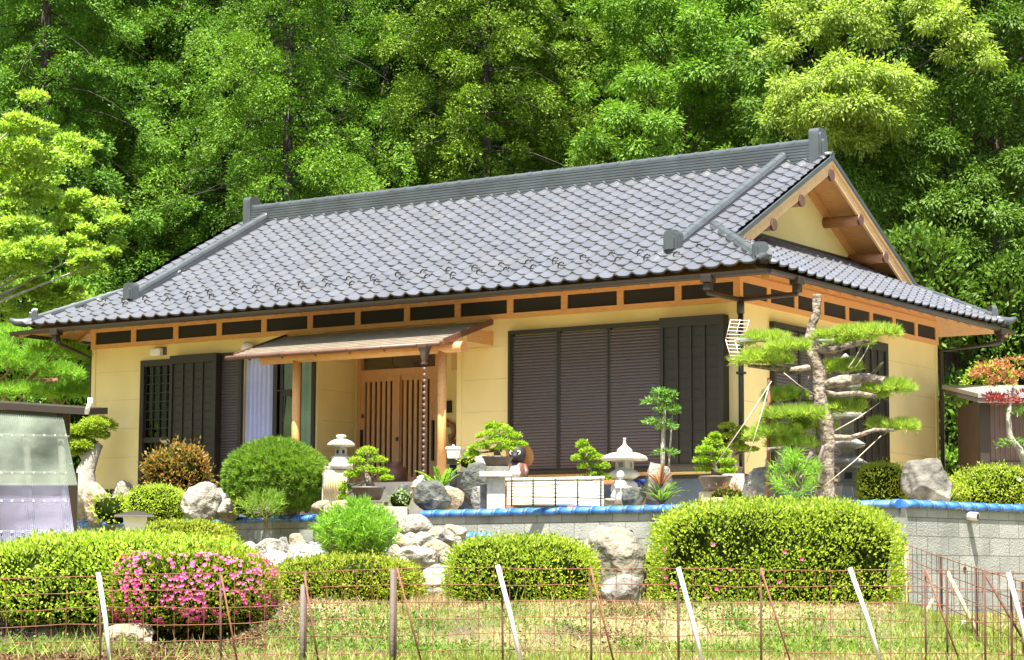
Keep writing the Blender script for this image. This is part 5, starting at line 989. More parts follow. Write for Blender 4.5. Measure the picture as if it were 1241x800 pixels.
# garden lamp post with white shade, and black post
def lathe_thing(name, label, cat, u, v, d, parts, rz=0.0):
    b_ = PD(u, v, d); t = T(name, label, cat, b_, rz); k = d/FPX
    for nm, prof, mt_, n in parts: mb = MB(); mb.lathe([(r*k, z*k) for r, z in prof], (0, 0, 0), n, 0, n > 8, PI/n); mb.build(nm, M[mt_], t, local=True)
    return t
lathe_thing('garden_lamp', 'square white garden lamp on a black post right of the entrance door', 'lamp', 549, 604, 29.4, [('post', [(4.5, 0), (4.5, 42)], 'black', 12), ('collar', [(7, 40), (8, 42), (8, 47), (9, 48)], 'brown', 12), ('lamp_shade', [(9, 48), (12, 60)], 'white', 4), ('cap', [(13, 60), (12, 61.5), (2, 63), (1, 65)], 'white', 4)], YAW)
b_ = PD(566, 600, 29.8); k = 29.8/FPX; t = T('meter_post', 'slim black post with a black box between garden lamp and bonsai table', 'post', b_, YAW); mb = MB(); mb.rb((-4*k, 0, 0), (8*k, 6*k, 55*k)); mb.build('post', M['greywood'], t, local=True); mb = MB(); mb.rb((5*k, -3*k, 30*k), (9*k, 6*k, 27*k)); mb.build('box', M['black'], t, local=True, bevel=0.006); mb = MB(); mb.rb((-8*k, -5*k, 4*k), (9*k, 4*k, 24*k)); mb.build('box', M['black'], t, local=True, bevel=0.006)
rock('dark streaked upright rock behind the pale rock, under the black post', 578, 614, 40, 54, 28.6, 'rockdark', 92, 0.6, 8, 0.06); rock('green grey folded rock behind the blue cap right of the steps', 524, 614, 46, 32, 28.3, 'rockdark', 93, 0.7, 10, 0.06); rock('tan sloping rock leaning right of the folded rock', 546, 615, 34, 26, 28.5, 'rocktan', 94, 0.7); rock('pale angular rock in front of the dark upright rock', 586, 615, 32, 28, 27.9, 'rockpale', 95, 0.6, 9); rock('flat rock at the left foot of the steps, beside the lantern', 425, 628, 66, 22, 29.2, 'rocktan', 96, 0.5)
bush('shrub', 'small bright shrub on top of the dark upright rock', 567, 566, 22, 12, 29.0, 'hedgebright', 0.04)
# stone table with bonsai, second pot, tanuki statue
b_ = PD(601, 615, 27.8); k = 27.8/FPX; t = T('stone_table', 'granite pedestal table with square slab top carrying the spreading bonsai', 'table', b_, YAW); mb = MB(); mb.rb((0, 0, -4*k), (22*k, 18*k, 40*k)); mb.build('pedestal', M['granite'], t, local=True, bevel=0.01); mb = MB(); mb.rb((0, 0, 36*k), (40*k, 34*k, 7*k)); mb.build('top', M['granite'], t, local=True, bevel=0.01); mb = MB(); mb.rb((2*k, 0, 43.2*k), (28*k, 22*k, 6*k)); mb.build('plinth', M['stoneold'], t, local=True, bevel=0.006)
bonsai('spreading layered bonsai in a grey green pot on the granite table', 603, 566, 38, 13, 27.8, [(2, 34, 18, 8), (-12, 26, 15, 6), (16, 26, 14, 6), (0, 18, 20, 6), (24, 16, 12, 5), (-22, 12, 14, 5), (-30, 4, 10, 4), (8, 10, 14, 5), (-6, 38, 10, 5)], [(0, 0), (-1, 8), (3, 18), (0, 30)], n=560)
k = 29/FPX; mb = MB(); mb.lathe([(13*k, 0), (19*k, 15*k), (21*k, 16*k), (21*k, 19*k), (18*k, 19*k)], (0, 0, 0), 24); S('flower_pot', 'round terracotta pot behind the granite table', 'pot', mb, M['terracotta'], PD(592, 582, 29.0), local=True)
rock('white pointed rock behind the granite table on its left', 582, 580, 22, 28, 29.3, 'granitewhite', 97)
k = 29/FPX; t = T('raccoon_dog_statue', 'ceramic raccoon dog statue with a straw hat and white belly behind the bonsai', 'statue', PD(627, 586, 29.0), YAW-0.3)
mb = MB(); mb.lathe([(9*k, 0), (13*k, 6*k), (13.5*k, 14*k), (10*k, 23*k), (6*k, 27*k)], (0, 0, 0), 20); mb.build('body', M['urn'], t, local=True)
mb = MB(); mb.lathe([(1*k, 24*k), (8*k, 27*k), (10.5*k, 34*k), (9.5*k, 41*k), (5*k, 46*k), (1*k, 47*k)], (0, -1*k, 0), 20); mb.lathe([(4.5*k, 0), (4.5*k, 3*k), (2*k, 7*k)], (0, -10.5*k, 30*k), 12); mb.build('head', M['black'], t, local=True)
mb = MB(); mb.lathe([(0.5*k, 4*k), (8*k, 7*k), (9*k, 13*k), (6*k, 20*k), (1*k, 23*k)], (0, -6.5*k, 0), 18); mb.build('belly', M['granitewhite'], t, local=True)
for x in (-4.2, 4.2): mb = MB(); mb.tube([(x*k, -8.8*k, 37*k), (x*k, -10.4*k, 37*k)], 2.6*k, 12, 0); mb.tube([(x*k, -10.3*k, 37*k), (x*k, -10.8*k, 37*k)], 1.3*k, 10, 1); mb.build('eye', [M['white'], M['black']], t, local=True)
mb = MB(); V = []; mb.lathe([(19*k, 0), (17*k, 2*k), (9*k, 7*k), (3*k, 10*k), (0.5*k, 10.5*k)], (0, 0, 0), 24); h = mb.build('hat', M['straw'], t, local=True); h.location = (1*k, 6*k, 36*k); h.rotation_euler = (-1.0, 0.35, 0)
for x in (-12, 12): mb = MB(); mb.tube([(x*0.7*k, -1*k, 22*k), (x*1.05*k, -4*k, 14*k), (x*0.9*k, -8*k, 9*k)], [3.4*k, 3.2*k, 2.6*k], 8); mb.build('arm', M['urn'], t, local=True)
# reed screen
b_ = PD(673, 614, 26.6); k = 26.6/FPX; Lw = 117; t = T('reed_screen', 'bleached reed screen tied with black cords behind the blue cap', 'screen', b_, YAW+0.03)
mb = MB()
for i in range(17): z = (2+i*1.75)*k; mb.tube([(-Lw/2*k, 0, z+rng.normal(0, .2)*k), (0, rng.normal(0, .3)*k, z+rng.normal(0, .2)*k), (Lw/2*k, 0, z+rng.normal(0, .2)*k)], 0.92*k, 6)
mb.build('reeds', M['blind'], t, local=True)
mb = MB(); mb.tube([(-Lw/2*k-2*k, 0, 32*k), (Lw/2*k+1*k, 0, 35*k)], 1.9*k, 8); mb.build('top_rail', M['blind'], t, local=True)
for x in (-53, -27, 0, 27, 55): mb = MB(); mb.tube([(x*k, -1.6*k, 0), (x*k, -1.7*k, 33.6*k), (x*k, 1.2*k, 35.5*k)], 0.8*k, 6); mb.build('cord', M['black'], t, local=True)
bonsai('slim upright bonsai with stacked pads behind the reed screen, left of the white lantern', 714, 596, 30, 12, 27.8, [(-8, 46, 8, 6), (-2, 38, 10, 5), (-12, 30, 10, 5), (8, 30, 9, 5), (-4, 20, 10, 5), (16, 20, 9, 5), (8, 10, 11, 5), (20, 6, 8, 4), (-8, 4, 9, 5)], [(0, 0), (4, 12), (-4, 26), (-6, 44)])
# white snow-viewing lantern, little figure, blue pot
b_ = PD(757, 606, 27.2); t = lantern_stack('stone_lantern', 'white snow viewing lantern with wide domed roof and pointed finial', 757, 606, 27.2, [('base', [(15, 8), (17, 12), (16, 19), (13, 22), (9, 24)], 20), ('platform', [(9, 24), (16, 28), (19, 30), (18, 33), (13, 36)], 20), ('light_box', [(12.5, 36), (12.5, 47)], 6), ('roof', [(11, 47), (28, 48), (28.5, 50), (25, 53.5), (17, 56.5), (9, 58), (9.5, 60), (8, 62), (4, 65), (2, 68), (1.6, 73), (2.2, 74), (1.5, 75)], 28)], 'granitewhite',
    parts=[('opening', [((-4, -10.95, 39), (8, 0.6, 6)), ((7.5, -9.2, 39), (1, 0.6, 6))], 'stoneold')])
k = 27.2/FPX
for an in (0.6, 2.2, 3.8, 5.4): mb = MB(); mb.tube([(13*k*math.cos(an), 13*k*math.sin(an), 10*k), (17*k*math.cos(an), 17*k*math.sin(an), 4*k), (15*k*math.cos(an), 15*k*math.sin(an), -3*k)], [4*k, 4.4*k, 3.4*k], 8); mb.build('leg', M['granitewhite'], t, local=True)
k = 26.6/FPX; mb = MB(); mb.lathe([(7*k, -3*k), (6.5*k, 3*k), (6.5*k, 14*k), (7.5*k, 20*k), (5.5*k, 24*k), (3*k, 25*k), (4.6*k, 27*k), (5*k, 31*k), (3.6*k, 35*k), (1*k, 36.5*k)], (0, 0, 0), 14); mb.tube([(-4.5*k, -3*k, 22*k), (-5*k, -5.5*k, 15*k), (-1*k, -7*k, 16*k)], [2.2*k, 2*k, 1.5*k], 7); mb.tube([(4.5*k, -3*k, 22*k), (5*k, -5.5*k, 15*k), (1*k, -7*k, 16*k)], [2.2*k, 2*k, 1.5*k], 7)
S('stone_figure', 'small slender pale stone figure in front of the white lantern', 'statue', mb, M['granitewhite'], PD(752, 607, 26.6), local=True, rz=YAW)
k = 27.6/FPX; mb = MB(); mb.lathe([(7*k, 0), (8.5*k, 14*k), (10.5*k, 15*k), (11*k, 21*k), (9.5*k, 21*k), (9*k, 17*k)], (0, 0, 0), 24); S('flower_pot', 'cobalt blue glazed pot right of the white lantern', 'pot', mb, M['bluepot'], PD(774, 602, 27.6), local=True)
rock('grey green rough rock in front of the blue pot', 768, 612, 30, 22, 26.2, 'rockdark', 98, 0.7, 11, 0.1); rock('grey lumpy rock carrying the two stemmed nandina', 797, 600, 36, 40, 27.4, 'rock', 99, 0.8, 12, 0.1); rock('low flat pale stones behind the cap left of the nandina fern', 740, 612, 40, 8, 26.8, 'rockpale', 100)
# nandina standing on the rock
d = 27.4; t = T('nandina_tree', 'slim two stemmed nandina with a few leafy tiers before the shutter box', 'tree', PD(800, 575, d)); mb = MB()
mb.tube([PD(803, 578, d), PD(803, 555, d), PD(804, 525, d), PD(806, 490, d)], [0.035, 0.032, 0.028, 0.012], 8); mb.tube([PD(810, 578, d+.05), PD(811, 555, d+.05), PD(813, 530, d), PD(815, 500, d)], [0.016, 0.015, 0.013, 0.008], 6); mb.build('trunk', M['barkgrey'], t); mb = MB()
for (u, v, ru, rv) in ((795, 487, 20, 5), (812, 480, 8, 7), (806, 497, 14, 5), (795, 512, 20, 5), (808, 518, 14, 4), (817, 497, 6, 8), (806, 549, 18, 4), (800, 476, 12, 4)): leaf_pad(mb, PD(u, v, d), (PS(ru, d), PS(ru*.8, d), PS(rv, d)), 170, 0.055, 0.02)
mb.build('crown', LF['nandina'], t)
fronds('nandina_bush', 'nandina bush with orange new shoots over green leaves by the wall', 802, 612, 26.2, 22, 36, 'nandina', 5, 'bush', 20, 0.013, 0.06, (0.5, 1.4)); fronds('nandina_shoots', 'orange shoots on top of the green nandina bush', 800, 592, 26.2, 9, 30, 'nandinared', 6, 'plant', 18, 0.012, 0.05, (0.3, 1.0))
# right pair of bonsai
b_ = PD(872, 604, 27.6); k = 27.6/FPX; t = T('stone_table', 'low stacked stone stand under the pair of bonsai by the house corner', 'table', b_, YAW); mb = MB(); mb.rb((-4*k, 0, -6*k), (40*k, 26*k, 14*k)); mb.build('base', M['granite'], t, local=True, bevel=0.012); mb = MB(); mb.rb((-4*k, 0, 8.2*k), (30*k, 22*k, 8*k)); mb.build('block', M['stoneold'], t, local=True, bevel=0.012); mb = MB(); mb.rb((18*k, 14*k, -6*k), (26*k, 18*k, 36*k)); mb.build('pedestal', M['granite'], t, local=True, bevel=0.012)
bonsai('yellow green rounded bonsai in a brown tray pot near the house corner', 867, 592, 42, 15, 27.4, [(-2, 42, 13, 8), (-12, 32, 13, 7), (8, 30, 13, 7), (-16, 20, 12, 6), (2, 20, 14, 6), (14, 18, 11, 6), (-12, 10, 13, 5), (14, 8, 12, 5), (0, 50, 7, 4)], [(0, 0), (0, 14), (-3, 28), (-2, 44)], n=640)
bonsai('greener open bonsai standing behind the yellow green one', 888, 576, 26, 10, 28.4, [(-6, 50, 11, 5), (10, 46, 10, 4), (-2, 38, 12, 5), (20, 34, 11, 4), (4, 28, 12, 5), (14, 22, 9, 4), (24, 22, 7, 3)], [(0, 0), (-4, 14), (4, 30), (0, 48)], lf='hedge')
bush('shrub', 'low reddish brown ground cover shrub left of the mossy rock', 884, 612, 50, 20, 27.0, 'redmaple', 0.03); rock('flat long tan rock in front of the bonsai stand', 866, 612, 40, 9, 26.6, 'rocktan', 101)
rock('upright rock with a mossy dark right side left of the big garden pine', 922, 612, 44, 46, 26.0, 'rock', 102, 0.8, 8, 0.06)
k = 26/FPX; mb = MB(); mb.lathe([(4*k, 0), (3.4*k, 6*k), (2.2*k, 10*k), (2.6*k, 12*k), (2.4*k, 15*k), (1*k, 17*k)], (0, 0, 0), 10); S('stone_figure', 'tiny grey figure standing on top of the mossy rock', 'statue', mb, M['granite'], PD(930, 571, 26.0), local=True)

# ================================================================== GREAT GARDEN PINE
d = 25.6; t = T('garden_pine', 'great trained pine with bare topped trunk and flat needle pads', 'pine', PD(1003, 612, d)); Q = lambda u, v, dd_=0.0: PD(u, v, d+dd_)
mb = MB(); gn = lambda P_, R_: (np.stack([np.interp(np.linspace(0, 1, 70), np.linspace(0, 1, len(P_)), np.array(P_)[:, q_]) for q_ in range(3)], 1), np.interp(np.linspace(0, 1, 70), np.linspace(0, 1, len(P_)), R_))
mb.tube(*gn([Q(1000, 618), Q(999, 570), Q(1000, 520), Q(995, 480), Q(992, 450), Q(986, 430), Q(982, 410), Q(985, 392), Q(990, 378), Q(990, 362), Q(990, 357)], np.array([15, 13.5, 12.2, 11, 9.5, 8.4, 7.2, 6.4, 5.6, 6.4, 5.8])*d/FPX*0.9), 26)
LB = [([(998, 468), (1020, 462), (1050, 458), (1072, 460)], 8, 5), ([(1052, 458), (1064, 445), (1070, 440)], 3, 1.2), ([(992, 472), (1014, 478), (1040, 477), (1062, 480)], 4, 2), ([(986, 424), (1010, 424), (1036, 416), (1056, 412)], 6, 2), ([(983, 420), (960, 420), (930, 424), (905, 424)], 5, 2.5), ([(984, 446), (960, 450), (930, 446), (905, 444)], 5, 2), ([(1004, 530), (1030, 530), (1060, 522), (1084, 521)], 4.0, 1.5), ([(996, 500), (960, 500), (920, 510)], 4.5, 2), ([(1000, 480), (970, 484), (950, 488)], 4, 2), ([(996, 530), (970, 540), (930, 545)], 5, 2)]
for pts, r0, r1 in LB: mb.tube([Q(u, v, (i*0.12 if k_ % 2 else -i*0.12)) for i, (u, v) in enumerate(pts) for k_ in [len(pts)+int(r0)]], np.linspace(r0, r1, len(pts))*d/FPX, 8)
for q_ in range(len(mb.v)): mb.v[q_] = mb.v[q_]+0.020*np.stack([wob(mb.v[q_], 7.0, 60+a_) for a_ in range(3)], 1)+0.009*np.stack([wob(mb.v[q_], 22.0, 70+a_) for a_ in range(3)], 1)
mb.build('trunk', M['barkpine'], t); mb = MB()
for (u, v, ru, rv, n) in ((1050, 408, 40, 12, 330), (1030, 417, 30, 7, 160), (928, 416, 33, 11, 260), (925, 440, 35, 14, 330), (955, 424, 28, 8, 180), (1020, 449, 26, 9, 200), (1078, 475, 30, 10, 240), (1055, 482, 20, 6, 110), (952, 485, 26, 12, 240), (960, 508, 42, 14, 380), (1010, 500, 36, 14, 330), (940, 530, 32, 14, 320), (960, 542, 30, 10, 220), (985, 520, 26, 12, 220), (1090, 521, 24, 8, 170), (1062, 518, 12, 6, 70), (1000, 410, 12, 5, 50)):
    pad_tufts(mb, Q(u, v, rng.uniform(-.25, .25)), (PS(ru, d)*1.04, PS(ru, d)*0.75, PS(rv, d)*0.88), int(n*0.62), 0.115, 0.0066, 28, up=0.8, spread=0.85, low=-0.12)
mb.build('crown', LF['niwaki'], t)
pine_shoots('young_pine', 'small dense young pine left of the great garden pine trunk', 938, 990, 545, 608, 25.2, 'pinebright', 60, 0.11, 0.008, 9, 30)
fronds('nandina_shoots', 'orange tipped shoots at the foot of the young pine near the mossy rock', 960, 612, 25.0, 7, 24, 'nandina', 8, 'plant', 10, 0.02, 0.08)
# props and ropes of the pine
def rod(name, label, cat, pts, r, mt_, group=None): mb = MB(); mb.tube(pts, r, 7); return S(name, label, cat, mb, M[mt_], pts[0], group)
rod('support_pole', 'upright rusty pole left of the great pine, tied with white rope', 'pole', [Q(931, 600, -.1), Q(932, 458, -.1)], 0.022, 'rust')
rod('support_pole', 'slanting weathered prop crossing the pine trunk at its foot', 'pole', [Q(972, 570, -.3), Q(984, 548, -.35)], 0.026, 'greywood')
rod('support_pole', 'short weathered prop leaning against the right of the pine trunk base', 'pole', [Q(988, 572, -.42), Q(998, 540, -.42)], 0.018, 'greywood')
rod('support_pole', 'thin slanting prop in the gap of the pine left of its trunk', 'pole', [Q(966, 496, -.1), Q(980, 455, -.1)], 0.016, 'greywood')
rod('bamboo_pole', 'horizontal whitish pole behind the top of the pine carrying the antenna', 'pole', [Q(897, 412, .1), Q(960, 413, .1), Q(1012, 413, .1)], 0.024, 'steel')
for k_, (a, b2, lb) in enumerate((((905, 560), (932, 468), 'thin white rope down from the rusty pole to the left ground'), ((868, 562), (935, 462), 'long pale rope from the bonsai pair up to the rusty pole'), ((1000, 588), (1068, 528), 'thick pale rope from the pine trunk foot to the right lower limb'), ((1036, 446), (1055, 415), 'right one of two pale ropes under the upper right pine pad'), ((1028, 446), (1046, 416), 'left one of two pale ropes under the upper right pine pad'), ((1012, 522), (1066, 488), 'slanting white rope below the middle right pine pad'), ((950, 452), (990, 480), 'white rope crossing the gap left of the pine trunk'))):
    rod('rope', lb, 'rope', [Q(*a, -.35), (Q(*a, -.35)+Q(*b2, -.2))/2-np.array([0, 0, 0.02]), Q(*b2, -.2)], 0.005, 'rope')
# antenna
b_ = PD(893, 412, 25.7); t = T('tv_antenna', 'old rod antenna with a bent grid reflector at the left pine pads', 'antenna', b_, YAW); k = 25.7/FPX; mb = MB()
for s_ in (1, -1):
    for i in range(6): x = (-13+s_*0+ (i*3.0)*0.0)*k; mb.tube([(-14*k+i*1.2*k, -4*k, s_*(2+i*4.4)*k), (9*k+i*1.2*k, 4*k, s_*(2+i*4.4)*k)], 0.55*k, 5)
    for j in range(3): x0 = (-14+j*11.5)*k; y0 = (-4+j*4)*k; mb.tube([(x0, y0, 0), (x0+6.6*k, y0, s_*25*k)], 0.55*k, 5)
mb.build('reflector', mat('pale_pink_metal', (0.60, 0.48, 0.46), 0.5), t, local=True); mb = MB(); mb.tube([(-2*k, 0, 0), (40*k, 4*k, 0)], 1.3*k, 8); mb.build('boom', M['steel'], t, local=True)
# pagoda
lantern_stack('stone_pagoda', 'grey five tiered stone pagoda standing behind the great pine', 1027, 612, 26.6,
   [('leg_block', [(20, 22), (20, 25), (17, 27)], 4), ('light_box', [(14, 27), (14, 44)], 4), ('roof', [(14, 44), (30, 47), (31, 50), (16, 58), (13, 60)], 4), ('roof', [(12, 60), (12, 68), (27, 70), (28, 73), (14, 80), (11, 82)], 4), ('roof', [(11, 82), (11, 104), (25, 106), (25, 109), (13, 116), (10, 118)], 4), ('roof', [(10, 118), (10, 140), (23, 142), (23, 145), (12, 152), (9, 154)], 4), ('finial', [(4, 154), (4, 160), (8, 162), (9, 166), (7, 170), (4, 171), (6, 174), (7, 178), (3, 182), (1, 184)], 14)], 'stoneold',
   parts=[('opening', [((0, -10, 31), (9, 1.2, 8))], 'dark')])
tt_ = bpy.data.objects['stone_pagoda']; k = 26.6/FPX
for x, y in ((-15, -15), (15, -15), (15, 15), (-15, 15)): mb = MB(); mb.obox(np.array([x-5+x*.2, y-5, -6])*k, np.array([10, 0, 0])*k, np.array([0, 10, 0])*k, np.array([-x*.3, 0, 28])*k); mb.build('leg', M['granite'], tt_, local=True)
hedge('hedge', 'small clipped hedge between the pagoda and the round dark rock', 'hedge', 1040, 1098, 562, 606, 26.0, 0.9, 'hedgered', leaf=0.034, seed=31)
rock('round dark grey boulder with a pale top on the wall corner', 1123, 609, 60, 54, 25.2, 'rockchar', 117, 0.85, 12, 0.08, name='boulder', box=3.4)
hedge('azalea_bush', 'low spreading azalea in front of the small brown shed', 'bush', 1152, 1250, 566, 612, 26.6, 1.2, 'hedge', leaf=0.036, seed=32, p=2.5, lump=0.14, extra=flowers(10, (0.2, 1), (-.3, .8), 0.08, seed=32, mt='pale'))
fronds('fern', 'fine light fern between the dark boulder and the spreading azalea', 1150, 610, 25.6, 9, 30, 'hedgebright', 12, 'plant', 14, 0.016, 0.06)
# small brown shed at the right and the red nandina
b_ = PD(1215, 570, 32.0); t = T('garden_shed', 'small dark shed with corrugated brown walls at the right edge', 'shed', b_, 0); A_ = PD(1196, 570, 31.5); ex = np.array([RH[0], RH[1], 0]); ey = np.array([FH[0], FH[1], 0]); z1 = PD(1196, 482, 31.5)[2]-A_[2]
mb = MB(); mb.obox(A_+[0, 0, -.6], ex*3, ey*2.0, (0, 0, z1+.6)); mb.build('wall', M['corrugwood'], t); mb = MB()
for i in range(40): o = A_+ex*(0.06+i*0.072)-ey*0.012; mb.obox(o+[0, 0, 0.13], ex*0.030, ey*0.014, (0, 0, z1-0.13))
mb.build('corrugation', M['corrugwood'], t); mb = MB(); mb.obox(A_-ex*0.10-ey*0.06+[0, 0, -.6], ex*0.13, ey*0.2, (0, 0, z1+.6)); mb.build('post', M['brown'], t); mb = MB(); mb.obox(A_-ey*0.05-[0, 0, .05], ex*3, ey*0.05, (0, 0, 0.17)); mb.build('sill_beam', M['brown'], t)
mb = MB(); o = A_-ex*0.18-ey*0.35+[0, 0, z1-0.03]; mb.obox(o, ex*3.6, ey*2.6+np.array([0, 0, 0.35]), (0, 0, 0.06)); mb.build('roof', M['steel'], t); mb = MB(); mb.obox(o-[0, 0, 0.07]+ey*0.02, ex*3.5, ey*2.4+np.array([0, 0, 0.33]), (0, 0, 0.06)); mb.build('roof_board', M['greywood'], t)
d = 27.0; t = T('nandina_tree', 'nandina with orange upper leaves and crimson lower leaves on a crooked pale stem', 'tree', PD(1232, 560, d)); mb = MB(); mb.tube([PD(1246, 570, d), PD(1236, 545, d), PD(1224, 530, d), PD(1222, 505, d), PD(1228, 470, d)], [0.05, 0.045, 0.04, 0.03, 0.015], 8); mb.build('trunk', M['barkgrey'], t)
for lf, pads in (('nandinared', ((1205, 446, 24, 7), (1230, 440, 22, 7), (1190, 453, 12, 4), (1225, 455, 22, 6), (1215, 463, 16, 5))), ('nandinacrim', ((1218, 486, 20, 8), (1238, 482, 18, 9), (1205, 482, 10, 5))), ('nandina', ((1235, 500, 12, 7), (1230, 538, 18, 6)))):
    mb = MB()
    for (u, v, ru, rv) in pads: leaf_pad(mb, PD(u, v, d), (PS(ru, d)*1.1, PS(ru, d)*.8, PS(rv, d)*1.2), 170, 0.06, 0.018)
    mb.build('foliage', LF[lf], t)
# lean-to shed at the left with translucent corrugated sheets
d = 25.5; b_ = PD(40, 650, d); t = T('lean_to_shed', 'lean to shed with sloping corrugated translucent sheets at the left edge', 'shed', b_, YAW)
L_ = lambda u, v, dd_: PD(u, v, dd_)
def sheet(name, quad, mt_, nc=60, amp=0.012):
    a, b2, c, e = [np.array(q, float) for q in quad]; nrm = np.cross(b2-a, e-a); nrm /= np.linalg.norm(nrm); mb = MB(); V = []; n = nc*6+1
    for (p, q) in ((a, b2), (e, c)):
        x = np.linspace(0, 1, n)[:, None]; V.append(p*(1-x)+q*x+nrm*(amp*np.sin(x*nc*2*PI)))
    i = np.arange(n-1); mb.add(np.concatenate(V), np.stack([i, i+1, n+i+1, n+i], 1), 0, True); o = mb.build(name, mt_, t); return o
def clearsheet(name, tint, alpha):
    mt = bpy.data.materials.new(name); mt.use_nodes = True; n = mt.node_tree; L = n.links; b = n.nodes['Principled BSDF']; b.inputs['Base Color'].default_value = (*tint, 1); b.inputs['Roughness'].default_value = 0.25
    tr = n.nodes.new('ShaderNodeBsdfTransparent'); tr.inputs[0].default_value = (0.8, 0.85, 0.85, 1); x = n.nodes.new('ShaderNodeMixShader'); tc = n.nodes.new('ShaderNodeTexCoord'); nz = n.nodes.new('ShaderNodeTexNoise'); nz.inputs['Scale'].default_value = 1.5; nz.inputs['Detail'].default_value = 4; L.new(tc.outputs['Object'], nz.inputs[0])
    mr = n.nodes.new('ShaderNodeMapRange'); mr.inputs['From Min'].default_value = 0.3; mr.inputs['From Max'].default_value = 0.7; mr.inputs['To Min'].default_value = alpha-0.25; mr.inputs['To Max'].default_value = alpha+0.3; L.new(nz.outputs[0], mr.inputs[0]); L.new(mr.outputs[0], x.inputs[0]); L.new(tr.outputs[0], x.inputs[1]); L.new(b.outputs[0], x.inputs[2]); L.new(x.outputs[0], n.nodes['Material Output'].inputs[0]); return mt
sheet('upper_sheet', [L_(-60, 588, d), L_(94, 588, d), L_(76, 503, d+0.66), L_(-60, 494, d+0.66)], clearsheet('green_clear_sheet', (0.20, 0.245, 0.185), 0.40))
sheet('lower_sheet', [L_(-60, 668, d-.3), L_(92, 660, d-.3), L_(82, 586, d+.15), L_(-60, 586, d+.15)], clearsheet('violet_grey_sheet', (0.16, 0.16, 0.25), 0.42))
mb = MB(); A_ = L_(-60, 492, d+.6); B_ = L_(108, 503, d+.6); mb.obox(A_, B_-A_, np.array([FH[0], FH[1], 0])*1.2+np.array([0, 0, 0.10]), (0, 0, 0.08)); mb.build('roof', M['brown'], t)
for (va, vb) in ((525, 530), (572, 574), (605, 609), (645, 644)):
    f = (va-500)/160; dd_ = d+0.7-f*0.95+0.06; mb = MB(); mb.tube([L_(-60, va, dd_), L_(84, vb, dd_)], 0.022, 6); mb.build('batten', M['greywood'], t)
    for i in range(7): mb = MB(); q = L_(2+i*13, va+(vb-va)*0.5, dd_-0.10); mb.tube([q, q-FH*0.02], 0.012, 8); mb.build('bolt', M['white'], t)
for u in (72, 30): mb = MB(); mb.tube([L_(u+10, 665, d+.1), L_(u, 503, d+0.85)], 0.045, 6); mb.build('post', M['greywood'], t)
mb = MB(); mb.rb((0, 0, 0), (1.2, 0.7, 0.8)); o = mb.build('crate', M['corrugwood'], t, local=True); o.location = (-0.35, 0.95, 0.0)
mb = MB(); mb.obox(L_(-60, 668, d+1.5), L_(80, 668, d+1.5)-L_(-60, 668, d+1.5), (0, 0, 1.75), np.array([FH[0], FH[1], 0])*0.05); mb.build('back_wall', M['greywood'], t)
k = 26/FPX; mb = MB(); b_ = PD(105, 502, 26.0); mb.tube([(0, 0, 0), (0, 0, 4*k)], 2.5*k, 8); mb.tube([(0, 0, 3*k), (4*k, 0, 16*k)], [3.2*k, 2.2*k], 8); mb.rb((4*k, 0, 14*k), (6*k, 3*k, 6*k)); S('solar_spotlight', 'small white spotlight on the roof corner of the lean to shed', 'lamp', mb, M['white'], b_, local=True, rz=YAW)
lathe_thing('garden_lamp', 'white square garden lamp with a wide dark cap sticking out of the left hedge', 'lamp', 163, 660, 22.5, [('post', [(8, -30), (8, 17)], 'black', 10), ('lamp_shade', [(15, 17), (20, 33)], 'white', 4), ('cap', [(34, 33), (33, 35), (10, 40), (2, 41)], 'olive', 4)], YAW+0.12)
# wall lamps, rain chain, intercom, carving
c = PX(194, 427, 1, 0); mb = MB(); mb.ab((-0.13, -0.11, -0.06), (0.10, -0.02, 0.06)); t = T('wall_lamp', 'white box shaped wall lamp above the glazed side door', 'lamp', c); mb.build('shade', M['white'], t, local=True, bevel=0.02); mb = MB(); mb.ab((-0.10, -0.02, -0.05), (0.14, 0.0, 0.075)); mb.build('back_plate', M['greywood'], t, local=True)
c = PX(306, 423, 1, 0); mb = MB(); r = 0.105; t = T('wall_lamp', 'white ball shaped wall lamp beside the porch canopy', 'lamp', c); mb.lathe([(r*math.sin(x), -r*math.cos(x)) for x in np.linspace(0.05, PI-0.05, 12)], (0, -0.11, 0), 20); mb.build('globe', M['white'], t, local=True); mb = MB(); mb.tube([(0, 0, 0), (0, -0.03, 0)], 0.06, 14); mb.build('back_plate', M['white'], t, local=True)
c = PX(514.5, 430, 1, -1.25); t = T('rain_chain', 'dark cup rain chain with a funnel hopper hanging from the canopy gutter', 'rain chain', c); mb = MB()
for (z0, z1, w0, w1) in ((0.10, 0.14, 0.10, 0.105), (-0.02, 0.10, 0.055, 0.09), (-0.10, -0.02, 0.03, 0.055), (-0.13, -0.10, 0.045, 0.045)): mb.lathe([(w0, z0), (w1, z1)], (0, 0, 0), 4, 0, False, PI/4)
mb.build('hopper', M['chain'], t, local=True)
for i in range(26): mb = MB() if i == 0 else mb
mb = MB(); mb.lathe([(0.008, -0.055), (0.012, -0.03), (0.028, 0.012), (0.025, 0.012), (0.008, -0.03)], (0, 0, 0), 8); cup = mb.build('cup', M['chain'], t, local=True); cup.location = (0, 0, -0.19)
for i in range(1, 22): sub_copy(cup, t, (0, 0, -0.19-0.083*i))
mb = MB(); mb.tube([(0, 0, -0.12), (0, 0, -2.0)], 0.006, 5); mb.build('rod', M['chain'], t, local=True)
c = PX(544, 493, 1, PY); mb = MB(); mb.ab((-0.06, -0.03, -0.09), (0.06, 0, 0.09)); S('intercom', 'small black intercom box on the porch wall right of the door', 'intercom', mb, M['black'], c, local=True, bevel=0.006)
